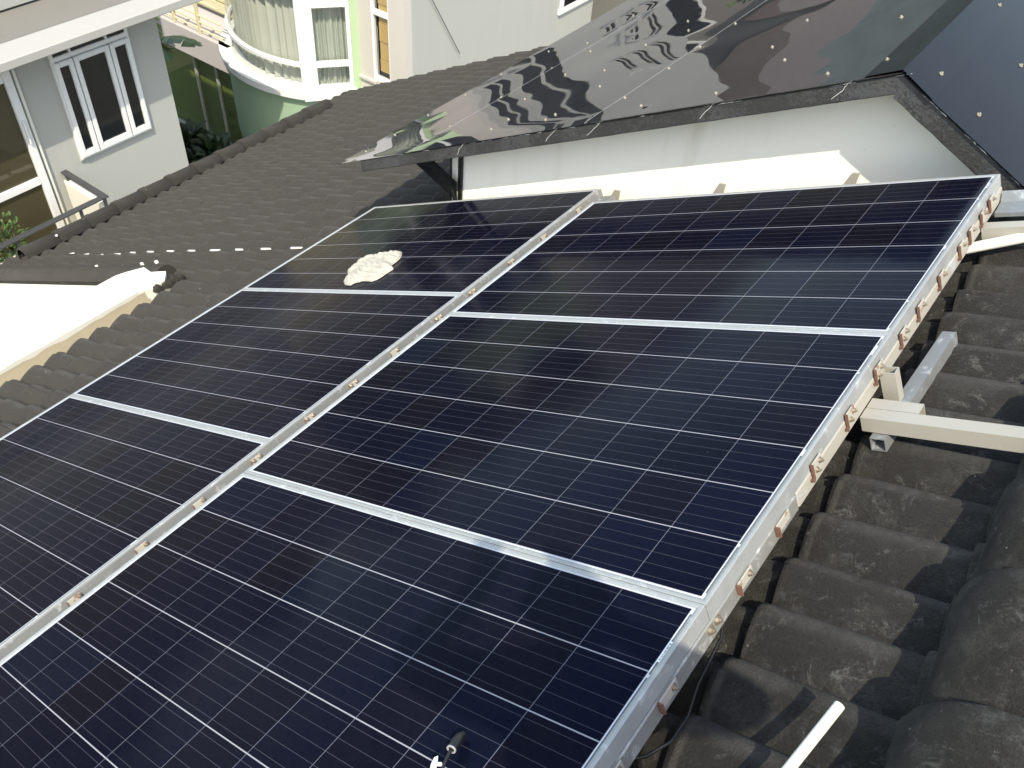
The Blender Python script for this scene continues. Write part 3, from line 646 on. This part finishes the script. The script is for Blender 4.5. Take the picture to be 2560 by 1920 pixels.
df.bbox(x, x + .09, 2.95, 3.06, -6.35, -3.45, .01); df.bbox(x, x + .09, .85, .96, -6.35, -3.45, .01); df.bbox(x, x + .085, .96, 2.95, -5.185, -5.075, .01); df.bbox(x, x + .085, .96, 2.95, -3.66, -3.45, .01); df.bbox(x, x + .085, 1.80, 1.89, -6.35, -5.185, .008); df.bbox(x, x + .085, .96, 2.95, -6.35, -6.22, .01)
gd = part('door_frame', df, 'upvc', h1)
s = MB(); s.box(x + .02, x + .04, .96, 2.95, -5.075, -3.66); s.box(x + .02, x + .04, .96, 2.95, -6.22, -5.185); part('pane', s, 'brownglass', gd)
s = MB(); s.bbox(x + .09, x + .13, 2.975, 3.0, -4.55, -4.2, .006); part('door_handle', s, 'upvc', gd)
s = MB(); s.bbox(x, x + .05, 3.10, 3.14, -6.35, -3.4, .008); part('trim', s, 'para', h1)
s = MB(); s.bbox(-10.0, -8.9, -6, 3.55, -6.5, -6.36, .01); part('balcony_slab', s, 'creamw', h1)
s = MB(); s.bbox(-9.12, -8.98, -6, 3.405, -6.55, -5.44, .01); s.bbox(-9.998, -9.121, 3.29, 3.405, -6.36, -5.32, .01); part('balcony_parapet', s, 'para', h1)
rl = thing('balcony_railing', 'charcoal flat-topped railing round the balcony of the grey house', 'railing', (-9.5, 2, -6.36))
s = MB(); s.bbox(-10.0, -9.00, 3.295, 3.385, -5.205, -5.175, .004); s.bbox(-9.09, -9.0015, -5, 3.294, -5.205, -5.175, .004); part('top_rail', s, 'rail', rl)
for (px, py) in ((-9.045, 3.33), (-9.045, 2.95), (-9.045, 2.0), (-9.045, 1.0), (-9.045, 0), (-9.95, 3.34)):
    s = MB(); s.bbox(px - .02, px + .02, py - .02, py + .02, -5.44 if px > -9.5 else -5.32, -5.206, .003); part('post', s, 'rail', rl)

# ================================================================== GREEN BAY HOUSE
h2 = thing('bay_house', 'house with mint green round bay window and pale side wall', 'house', (-10, 11, -10))
CB = Vector((-11.2, 10.1, 0)); ZS = -5.8
def arc_pts(r, a0, a1, n): return [CB + Vector((math.cos(math.radians(a0 + (a1 - a0) * i / n)), math.sin(math.radians(a0 + (a1 - a0) * i / n)), 0)) * r for i in range(n + 1)]
def bandr(r0, r1, z0, z1, a0, a1, n=48):
    mb = MB(); o = [arc_pts(r, a0, a1, n) for r in (r0, r1)]
    vs = [Vector((p.x, p.y, z)) for z, pts in ((z0, o[0]), (z1, o[0]), (z1, o[1]), (z0, o[1])) for p in pts]; m_ = n + 1
    fs = [(k * m_ + i, k * m_ + i + 1, ((k + 1) % 4) * m_ + i + 1, ((k + 1) % 4) * m_ + i) for k in range(4) for i in range(n)]
    mb.add(vs, fs, False); mb.add([vs[k * m_] for k in range(4)], [(0, 1, 2, 3)]); mb.add([vs[k * m_ + n] for k in range(4)], [(3, 2, 1, 0)])
    for i in range(len(mb.sm)): mb.sm[i] = False
    return mb
A_L, A_M = 175, 300     # curved glass from the left edge to the mullion
F0 = CB + Vector((math.cos(math.radians(A_M)), math.sin(math.radians(A_M)), 0)) * 2.13
FD = Vector((math.cos(math.radians(51.6)), math.sin(math.radians(51.6)), 0)); FN = Vector((FD.y, -FD.x, 0))
F1 = F0 + FD * .80
part('sill', bandr(1.9, 2.34, ZS - .12, ZS, A_L - 6, A_M + 1), 'sill', h2)
s = MB(); p = [F0 + FN * .24 - FD * .12, F1 + FN * .20 + FD * .06, F1 - FN * .3, F0 - FN * .3]; s.prism([(q.x, q.y, ZS - .119) for q in p], (0, 0, .118)); part('flat_sill', s, 'sill', h2)
part('drum_wall', bandr(1.7, 2.22, -7.45, ZS - .12, A_L - 6, 352), 'drum', h2)
part('drum_soffit', bandr(.2, 2.2, -7.47, -7.455, A_L - 6, 352), 'slab', h2)
pn = MB(); n = 40; pp = arc_pts(2.10, A_L, A_M, n)
pn.add([Vector((q.x, q.y, z)) for z in (ZS, -2.6) for q in pp], [(i, i + 1, n + 2 + i, n + 1 + i) for i in range(n)], True); cw = part('curved_pane', pn, 'clear', h2)
part('curved_transom', bandr(2.06, 2.15, -5.39, -5.33, A_L, A_M - 2), 'upvc', h2); part('curved_transom', bandr(2.06, 2.15, -4.10, -4.02, A_L, A_M - 2), 'upvc', h2)
for an in (A_L + 1, 197, 251.5):
    q = CB + Vector((math.cos(math.radians(an)), math.sin(math.radians(an)), 0)) * 2.12; s = MB()
    wd = .055 if an < 200 else .012
    s.tube([(q.x, q.y, ZS), (q.x, q.y, -2.6)], wd, 8); part('mullion', s, 'upvc', h2) if an < 250 else None
def flat_bar(u0, u1, z0, z1, d0=-.05, d1=.05):
    s = MB(); a, b_ = F0 + FD * u0, F0 + FD * u1
    s.prism([(q.x, q.y, z0) for q in (a + FN * d1, b_ + FN * d1, b_ + FN * d0, a + FN * d0)], (0, 0, z1 - z0)); return s
fm = flat_bar(-.13, .10, ZS, -2.6, -.08, .06); wm = part('bay_mullion', fm, 'upvc', h2)
s = MB()
for a in ((.101, .16, ZS, -2.6), (.735, .80, ZS, -2.6), (.161, .734, ZS, ZS + .06), (.161, .734, -5.38, -5.29), (.161, .734, -4.31, -4.20)):
    q = flat_bar(*a, -.04, .05); s.add(q.v, q.f)
sf = part('side_window', s, 'upvc', h2)
s = flat_bar(.161, .734, ZS + .05, -2.6, .0, .006); part('pane', s, 'clear', sf)
# curtains behind the glass
cu = MB(); nn = 260
def cfn(i, j):
    an = math.radians(A_L + 2 + (A_M - A_L + 2) * i / nn); ph = i * .62 + 1.6 * math.sin(i * .11) + .8 * math.sin(i * .043 + 1)
    amp = .028 + .022 * math.sin(i * .07); r = 1.93 + amp * math.sin(ph) + .012 * math.sin(ph * 2.3)
    return (CB.x + math.cos(an) * r, CB.y + math.sin(an) * r, (ZS + .01, -5.2, -4.2, -2.6)[j])
cu.grid(nn + 1, 4, cfn); part('curtain', cu, 'curtain', h2)
cu = MB()
def c2(i, j):
    u = .05 + .80 * i / 90; d = -.16 + .03 * math.sin(i * .55 + math.sin(i * .2)) ; q = F0 + FD * u + FN * d
    return (q.x, q.y, (ZS + .01, -4.6, -2.6)[j])
cu.grid(91, 3, c2); part('curtain', cu, 'curtain', h2)
s = MB(); p0, p1, p2 = F1 + FD * .004, F1 + FD * .004 + FN * .04, Vector((-9.60, 9.05, 0)); s.prism([(q.x, q.y, -10) for q in (p1, p2, Vector((-9.85, 9.1, 0)), p0)], (0, 0, 12.6)); part('green_pilaster', s, 'green', h2)
YW2 = 9.05; XC = -8.49
s = MB()
for (x0, x1, z0, z1) in ((-9.66, -9.30, -10, 2.6), (-8.86, XC, -10, 2.6), (-9.30, -8.86, -10, -5.60), (-9.30, -8.86, -3.2, 2.6)): s.box(x0, x1, YW2, YW2 + .18, z0, z1)
part('window_bay_wall', s, 'pink', h2)
s = MB(); s.bbox(-9.70, -9.20, YW2 - .05, YW2 + .002, -5.66, -5.60, .006); part('ledge', s, 'pink', h2)
s = MB(); y0 = YW2 + .02
for a in ((-9.30, -9.245, -5.6, -3.2), (-8.905, -8.86, -5.6, -3.2), (-9.244, -8.906, -5.6, -5.53), (-9.244, -8.906, -4.40, -4.31), (-9.244, -8.906, -3.27, -3.2)): s.bbox(a[0], a[1], y0, y0 + .07, a[2], a[3], .006)
bw = part('narrow_window', s, 'upvc', h2)
s = MB()
for k in range(7): z = -5.52 + k * .33; s.box(-9.16, -8.91, y0 + .05 + .012 * (k % 2), y0 + .06 + .012 * (k % 2), z + (.10 if k == 0 else 0), min(z + .325, -3.28))
part('brown_blind', s, 'brown', bw)
s = MB(); s.box(-9.244, -8.906, y0 + .10, y0 + .11, -5.53, -3.27); part('pane', s, 'dark', bw)
s = MB(); s.box(XC - .2, XC, YW2 + .181, 15.2, -10, 2.6); part('side_wall', s, 'grey', h2)
s = MB(); s.bbox(XC - .02, XC + .05, 13.8, 15.2, -5.62, -5.50, .008); s.bbox(XC - .02, XC + .05, 13.85, 13.95, -5.50, -4.0, .008); s.bbox(XC - .02, XC + .05, 15.0, 15.1, -5.50, -4.0, .008); sw = part('upper_window', s, 'upvc', h2)
s = MB(); s.box(XC - .01, XC + .02, 13.95, 15.0, -5.50, -4.0); part('pane', s, 'dark', sw)
for y, wd, za, zb in ((9.45, .55, -2.7, -.6), (10.3, 1.2, -2.7, -.6), (12.9, .35, -2.0, -1.2), (13.6, .35, -2.0, -1.2), (14.3, .35, -2.0, -1.2)):
    s = MB(); s.box(XC - .01, XC + .012, y, y + wd, za, zb); fw = MB()
    for a in ((y - .07, y, za - .07, zb + .07), (y + wd, y + wd + .07, za - .07, zb + .07), (y, y + wd, za - .07, za), (y, y + wd, zb, zb + .07), (y + wd * .47, y + wd * .53, za, zb)): fw.box(XC, XC + .05, a[0], a[1], a[2], a[3])
    w_ = part('tall_window', fw, 'grey', h2); part('pane', s, 'dark', w_)
s = MB(); s.box(-20, XC, 9.3, 15.2, 2.6, 2.75); part('roof_slab', s, 'slab', h2)
s = MB(); s.tube([(XC + .05, 9.55, -3.85), (XC + .05, 10.49, -5.32)], .007, 6); solo('wall_cable', s, 'rail', 'thin cable hanging slanted across the pale side wall', 'cable')
part('bay_band', bandr(1.7, 2.26, -2.6, -2.2, A_L - 6, 352), 'green', h2)
uw = part('upper_bay_glass', bandr(2.05, 2.1, -2.2, .4, A_L, 345), 'dark', h2)
for an in range(178, 346, 28):
    q = CB + Vector((math.cos(math.radians(an)), math.sin(math.radians(an)), 0)) * 2.1; s = MB(); s.tube([(q.x, q.y, -2.2), (q.x, q.y, .4)], .045, 8); part('upper_mullion', s, 'upvc', h2)
part('upper_transom', bandr(2.06, 2.14, -.75, -.66, A_L, 345), 'upvc', h2); part('bay_parapet', bandr(1.7, 2.3, .4, 1.2, A_L - 6, 352), 'green', h2)
# balcony wing left of the bay
s = MB(); s.bbox(-20, -12.45, 8.3, 8.42, -6.36, -5.80, .01); part('balcony_edge', s, 'lilac', h2)
s = MB(); s.box(-20, -12.5, 8.421, 10.2, -6.36, -6.1); part('balcony_floor', s, 'lilac', h2)
s = MB(); s.box(-20, -12.8, 9.5, 9.7, -6.0, -2.5)
for k in range(14): s.box(-20, -12.8, 9.47, 9.5, -5.95 + k * .25, -5.95 + k * .25 + .20)
part('louvred_wall', s, 'creamw', h2)
rb = thing('balcony_railing', 'cream bar railing on the balcony left of the round bay', 'railing', (-15, 8.4, -5.8))
s = MB()
for z in (-5.70, -5.55, -5.42, -5.12, -4.98): s.bbox(-20, -12.62, 8.345, 8.375, z - .015, z + .015, .004)
part('bars', s, 'creamw', rb)
for k in range(9): s = MB(); s.bbox(-13.32 - .78 * k, -13.26 - .78 * k, 8.33, 8.39, -5.8, -4.9, .005); part('post', s, 'creamw', rb)
# tinted glass ground floor
s = MB(); s.box(-20, -12.3, 8.60, 8.61, -8.4, -6.36); part('glass_wall', s, 'gwall', h2)
s = MB(); s.box(-20, -11.6, 8.66, 8.70, -10, -6.4); part('inner_wall', s, 'olive', h2)
for x in (-15.35, -14.02, -13.33): s = MB(); s.bbox(x - .035, x + .035, 8.56, 8.60, -8.4, -6.36, .005); part('glazing_bar', s, 'coping', h2)
s = MB(); s.bbox(-20, -12.2, 8.54, 8.598, -8.46, -8.38, .006); part('glass_sill', s, 'coping', h2)
s = MB(); s.box(-12.9, -12.3, 8.612, 8.658, -10, -6.36); part('pier', s, 'white', h2)
s = MB(); s.box(-20, -9.9, 9.3, 11, -10, -7.48); part('base_wall', s, 'olive', h2)
cp_ = MB(); cp_.bbox(-20, -11.2, 8.20, 8.45, -8.62, -8.52, .01); cp_.bbox(-20, -11.2, 7.9, 8.05, -9.0, -8.92, .01); cp_.box(-20, -11.2, 7.95, 8.42, -10, -8.95)
solo('planter_edge', cp_, 'coping', 'pale stepped coping in deep shade below the glass wall', 'planter')

# ================================================================== PLANTS
def leaf_blade(mb, p, d, up, L_, W_, droop=.3, seg=5):
    p, d, up = Vector(p), Vector(d).normalized(), Vector(up); sd = d.cross(up).normalized(); u = sd.cross(d).normalized()
    vs = []
    for k in range(seg + 1):
        t = k / seg; c = p + d * (L_ * t) - Vector((0, 0, 1)) * (droop * L_ * t * t); w_ = W_ * math.sin(math.pi * min(.98, .12 + .86 * t)) * .5
        vs += [c - sd * w_ + u * w_ * .35, c, c + sd * w_ + u * w_ * .35]
    mb.add(vs, [(3 * k + j, 3 * k + j + 1, 3 * k + j + 4, 3 * k + j + 3) for k in range(seg) for j in (0, 1)], False)
def leafy(name, label, loc, rad, n, lsize, mat, cat='plant', stem=True):
    t = thing(name, label, cat, loc); mb = MB(); c = Vector(loc)
    for k in range(n):
        v = Vector((random.gauss(0, 1), random.gauss(0, 1), random.gauss(0, 1))).normalized() * random.random() ** .45
        q = c + Vector((v.x * rad[0], v.y * rad[1], (v.z * .5 + .5) * rad[2])); lp = .75 + .25 * fbm(q, 1.7)
        dd = v + Vector((random.uniform(-.6, .6), random.uniform(-.6, .6), random.uniform(-.2, .8)))
        leaf_blade(mb, q, dd, (0, 0, 1) if abs(dd.normalized().z) < .9 else (1, 0, 0), lsize * random.uniform(.6, 1.3) * lp, lsize * .36, .3, 3)
    part('foliage', mb, mat, t)
    if stem:
        s = MB()
        for k in range(4): e = c + Vector((random.uniform(-.5, .5) * rad[0], random.uniform(-.5, .5) * rad[1], rad[2] * .8)); s.tube([c, c.lerp(e, .5) + Vector((.02, 0, 0)), e], [.03 * rad[2], .02 * rad[2], .008 * rad[2]], 6)
        part('stem', s, 'bark', t)
    return t
leafy('balcony_plant', 'bright green leafy plant behind the charcoal balcony railing', (-9.35, 2.02, -5.95), (.16, .26, 1.0), 260, .11, 'leaf')
leafy('balcony_plant', 'low green plant creeping under the charcoal railing at left edge', (-9.02, 1.90, -5.72), (.12, .40, .40), 240, .10, 'leaf')
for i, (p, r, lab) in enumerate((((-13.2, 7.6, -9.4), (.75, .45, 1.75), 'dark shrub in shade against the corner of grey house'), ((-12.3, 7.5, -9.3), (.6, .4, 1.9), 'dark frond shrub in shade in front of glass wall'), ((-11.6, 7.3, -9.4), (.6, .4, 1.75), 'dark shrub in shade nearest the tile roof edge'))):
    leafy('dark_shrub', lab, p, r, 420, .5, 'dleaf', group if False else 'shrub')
bt = thing('banana_plant', 'banana plant with a torn leaf beside the corner of grey house', 'plant', (-13.6, 7.3, -9.6))
s = MB(); s.tube([(-13.6, 7.3, -9.6), (-13.58, 7.32, -7.6), (-13.5, 7.35, -6.0), (-13.35, 7.4, -5.6)], [.14, .11, .07, .03], 10); part('stem', s, 'leaf', bt)
def banana(p0, p1, W_, sag, seed):
    mb = MB(); p0, p1 = Vector(p0), Vector(p1); d = p1 - p0; sd = d.cross(Vector((0, 0, 1))).normalized(); n_ = 26; random.seed(seed)
    for side in (-1, 1):
        k = 0
        while k < n_:
            run = random.randint(1, 4); drop = random.uniform(.15, .75); k2 = min(n_, k + run); vs = []
            for q in (k, k2):
                t = q / n_; c = p0 + d * t - Vector((0, 0, sag * (t - .4) ** 2 * 4 - sag * .6)); w_ = W_ * math.sin(math.pi * min(1, .1 + .88 * t)) ** .6
                tw = .98 if q == k2 and k2 < n_ else 1.0
                vs += [c, c + sd * side * w_ * .5 * tw - Vector((0, 0, w_ * .25 * drop)), c + sd * side * w_ * tw - Vector((0, 0, w_ * drop))]
            mb.add(vs, [(0, 1, 4, 3), (1, 2, 5, 4)]); k = k2
    mid = [p0 + d * (q / 8) - Vector((0, 0, sag * (q / 8 - .4) ** 2 * 4 - sag * .6 + .008)) for q in range(9)]; mb.tube(mid, .012, 6)
    return mb
part('leaf', banana((-13.35, 7.4, -5.62), (-11.98, 7.42, -5.20), .17, .12, 3), 'banana', bt)
part('leaf', banana((-13.4, 7.38, -5.7), (-12.7, 7.2, -5.66), .20, .1, 5), 'banana', bt)
part('leaf', banana((-13.4, 7.4, -5.6), (-14.4, 7.8, -5.3), .25, .2, 8), 'banana', bt)
random.seed(21)
# ---- the quarter beyond, which the metal roof mirrors
def tree(loc, h, r, lab, n=900):
    t = thing('tree', lab, 'tree', loc, group='trees beyond the bay house'); s = MB(); c = Vector(loc)
    s.tube([c, c + Vector((.1, 0, h * .35)), c + Vector((-.1, .1, h * .7))], [.22, .15, .05], 8)
    for k in range(6): an = k * 1.05; s.tube([c + Vector((0, 0, h * .4)), c + Vector((math.cos(an) * r * .6, math.sin(an) * r * .6, h * .72))], [.08, .02], 6)
    part('trunk', s, 'bark', t); mb = MB(); cl = [c + Vector((random.gauss(0, .45) * r, random.gauss(0, .45) * r, h * random.uniform(.5, .98))) for _ in range(16)]
    for k in range(n):
        q = random.choice(cl) + Vector((random.gauss(0, .25) * r, random.gauss(0, .25) * r, random.gauss(0, .2) * r)); leaf_blade(mb, q, (random.uniform(-1, 1), random.uniform(-1, 1), random.uniform(-.7, .7)), (0, 0, 1), .55, .22, .3, 2)
    part('crown', mb, 'leaf', t)
for (x, y, h, r, n_, lab) in ((-7.0, 16.6, 8.7, 1.1, 500, 'slender tree mirrored in the metal roof right behind the pale side wall'), (-6.2, 24, 8.9, 1.6, 900, 'tree mirrored in the metal roof beside the small grey outhouse'), (-3.5, 31, 9.6, 2.6, 900, 'broad tree mirrored in the metal roof between two houses'), (-1.6, 22.5, 7.9, 1.5, 700, 'low round tree mirrored in the metal roof in front of small pale house'), (3.5, 37, 10.6, 2.6, 900, 'tree mirrored in the metal roof farthest from the bay house')): tree((x, y, -10), h, r, lab, n_)
def far_house(x0, x1, y0, y1, z1, wallm, lab):
    t = thing('neighbour_house', lab, 'house', ((x0 + x1) / 2, (y0 + y1) / 2, -10)); s = MB(); s.box(x0, x1, y0, y1, -10, z1); part('wall', s, wallm, t)
    s = MB(); xm = (x0 + x1) / 2; s.prism([(x0 - .4, y0 - .4, z1), (x1 + .4, y0 - .4, z1), (xm, y0 - .4, z1 + 1.6)], (0, y1 - y0 + .8, 0)); part('roof', s, 'redroof', t)
    k = 0; x = x0 + .7
    while x < x1 - 1.2:
        for zz in (z1 - 2.3, z1 - 5.2):
            s = MB(); s.bbox(x - .08, x + 1.08, y0 - .05, y0 + .01, zz - .08, zz + 1.38, .01); f = part('window', s, 'upvc', t); s = MB(); s.box(x, x + 1.0, y0 - .07, y0 - .051, zz, zz + 1.3); part('pane', s, 'dark', f)
        x += 2.1
far_house(-13, -7.5, 17.5, 24, -.6, 'slab', 'drab neighbour house with brown tiled roof next to the bay house')
far_house(-8.2, -5.6, 18.5, 22, -2.3, 'slab', 'small grey outhouse with brown tiled roof beside the drab house')
far_house(-4.6, -1.2, 25, 29, -3.2, 'grey', 'small pale house with brown tiled roof below the broad tree')
far_house(-9, -2.5, 34, 44, -2.6, 'slab', 'grey neighbour house with brown tiled roof mirrored in the metal sheets')
far_house(-1.0, 6, 42, 50, -2.4, 'pink', 'pale neighbour house with brown tiled roof farthest from the bay house')

# ================================================================== PHOTOGRAPHER (throws the shadow over the nearest panel and the tiles)
def figure():
    me = bpy.data.meshes.new('person'); J = {}; V = []; E = []; RAD = []
    def v(n, p, r, par=None):
        J[n] = len(V); V.append(Vector(p)); RAD.append(r)
        if par: E.append((J[par], J[n]))
    fx = Vector((-.55, .835, 0)); rx = Vector((.835, .55, 0)); up = Vector((0, 0, 1)); O = Vector((1.96, -2.06, .80))
    def P(r, f, u): return O + rx * r + fx * f + up * u
    v('pelvis', P(0, 0, .92), (.15, .11)); v('waist', P(0, .01, 1.08), (.13, .10), 'pelvis'); v('chest', P(0, .0, 1.27), (.155, .115), 'waist'); v('shoulders', P(0, .0, 1.40), (.11, .08), 'chest')
    v('neck', P(0, .02, 1.46), (.052, .052), 'shoulders'); v('jaw', P(0, .045, 1.53), (.062, .070), 'neck'); v('head', P(0, .035, 1.62), (.077, .094), 'jaw'); v('crown', P(0, .025, 1.70), (.055, .066), 'head')
    for s_, n in ((-1, 'l'), (1, 'r')):
        v('hip' + n, P(.10 * s_, 0, .86), (.085, .085), 'pelvis'); v('knee' + n, P(.13 * s_, .05, .47), (.055, .058), 'hip' + n); v('ankle' + n, P(.15 * s_, .0, .09), (.038, .042), 'knee' + n); v('heel' + n, P(.15 * s_, .01, .035), (.036, .036), 'ankle' + n); v('toe' + n, P(.17 * s_, .17, .03), (.036, .026), 'heel' + n)
        v('sh' + n, P(.18 * s_, 0, 1.385), (.058, .058), 'shoulders'); v('el' + n, P(.34 * s_, .10, 1.26), (.043, .043), 'sh' + n); v('wr' + n, P(.11 * s_ - .10, .20, 1.36), (.028, .026), 'el' + n); v('palm' + n, P(.085 * s_ - .10, .215, 1.43), (.034, .018), 'wr' + n)
        for q, (dx, L_) in enumerate(((-.024, .068), (-.008, .078), (.008, .074), (.024, .058))):
            v('f%d' % q + n, P((.085 * s_ - .10) + dx * .9, .225, 1.475), (.0095, .009), 'palm' + n); v('g%d' % q + n, P((.075 * s_ - .10) + dx, .235, 1.475 + L_ * .5), (.0085, .008), 'f%d' % q + n); v('h%d' % q + n, P((.068 * s_ - .10) + dx, .225, 1.475 + L_ * .85), (.0075, .007), 'g%d' % q + n)
        v('t' + n, P(.055 * s_ - .10, .205, 1.45), (.011, .011), 'palm' + n); v('u' + n, P(.035 * s_ - .10, .20, 1.48), (.009, .009), 't' + n)
    me.from_pydata([tuple(p - O) for p in V], E, []); o = bpy.data.objects.new('person', me); COL.objects.link(o); o.location = O
    o.modifiers.new('skin', 'SKIN'); sub = o.modifiers.new('sub', 'SUBSURF'); sub.levels = sub.render_levels = 2
    if not me.skin_vertices: 
        with bpy.context.temp_override(object=o, active_object=o): bpy.ops.mesh.customdata_skin_add()
    for i, d in enumerate(me.skin_vertices[0].data): d.radius = RAD[i]; d.use_root = (i == 0)
    dg = bpy.context.evaluated_depsgraph_get(); ev = bpy.data.meshes.new_from_object(o.evaluated_get(dg)); o.modifiers.clear(); o.data = ev
    ev.polygons.foreach_set('use_smooth', [True] * len(ev.polygons))
    k = N('clothed_figure'); z = k.xyz(k.co.outputs['Object'])[2]
    c = k.mix(k.math('GREATER_THAN', z, .10), (.03, .025, .02), k.mix(k.noise(9), (.03, .035, .05), (.045, .05, .07))); c = k.mix(k.math('GREATER_THAN', z, .93), c, (.16, .17, .18)); c = k.mix(k.math('GREATER_THAN', z, 1.435), c, (.42, .26, .18))
    k.set(Base_Color=c, Roughness=.8); ev.materials.clear(); ev.materials.append(k.m)
    tag(o, 'person in grey shirt and dark trousers standing on the tiles by the ridge', 'person')
    ROOTS[o.name] = (o.matrix_world.copy(), False, O)
    def HP(r, f, u): return P(r, f, u)
    h = MB(); c0 = HP(0, .02, 1.635)
    h.grid(21, 9, lambda i, j: c0 + rx * (.084 * math.cos(i * math.pi / 10) * math.sin(.05 + j * .2)) + fx * ((.100 * math.sin(i * math.pi / 10) * math.sin(.05 + j * .2)) * (1 if math.sin(i * math.pi / 10) < 0 else .75)) + up * (.098 * math.cos(.05 + j * .2)))
    part('hair', h, 'black', o)
    h = MB(); h.tube([HP(0, .125, 1.63), HP(0, .148, 1.59), HP(0, .125, 1.585)], [.008, .013, .008], 8); part('nose', h, k.m, o)
    for s_ in (-1, 1):
        h = MB(); h.tube([HP(.032 * s_ - .008, .118, 1.625), HP(.032 * s_ + .008, .118, 1.625)], .007, 8); part('eye', h, 'black', o)
        h = MB(); h.tube([HP(.078 * s_, .03, 1.64), HP(.092 * s_, .02, 1.61), HP(.080 * s_, .03, 1.58)], [.006, .012, .006], 8); part('ear', h, k.m, o)
    h = MB(); h.tube([HP(-.022, .112, 1.545), HP(0, .120, 1.545), HP(.022, .112, 1.545)], .006, 8); part('mouth', h, 'rust', o)
figure()
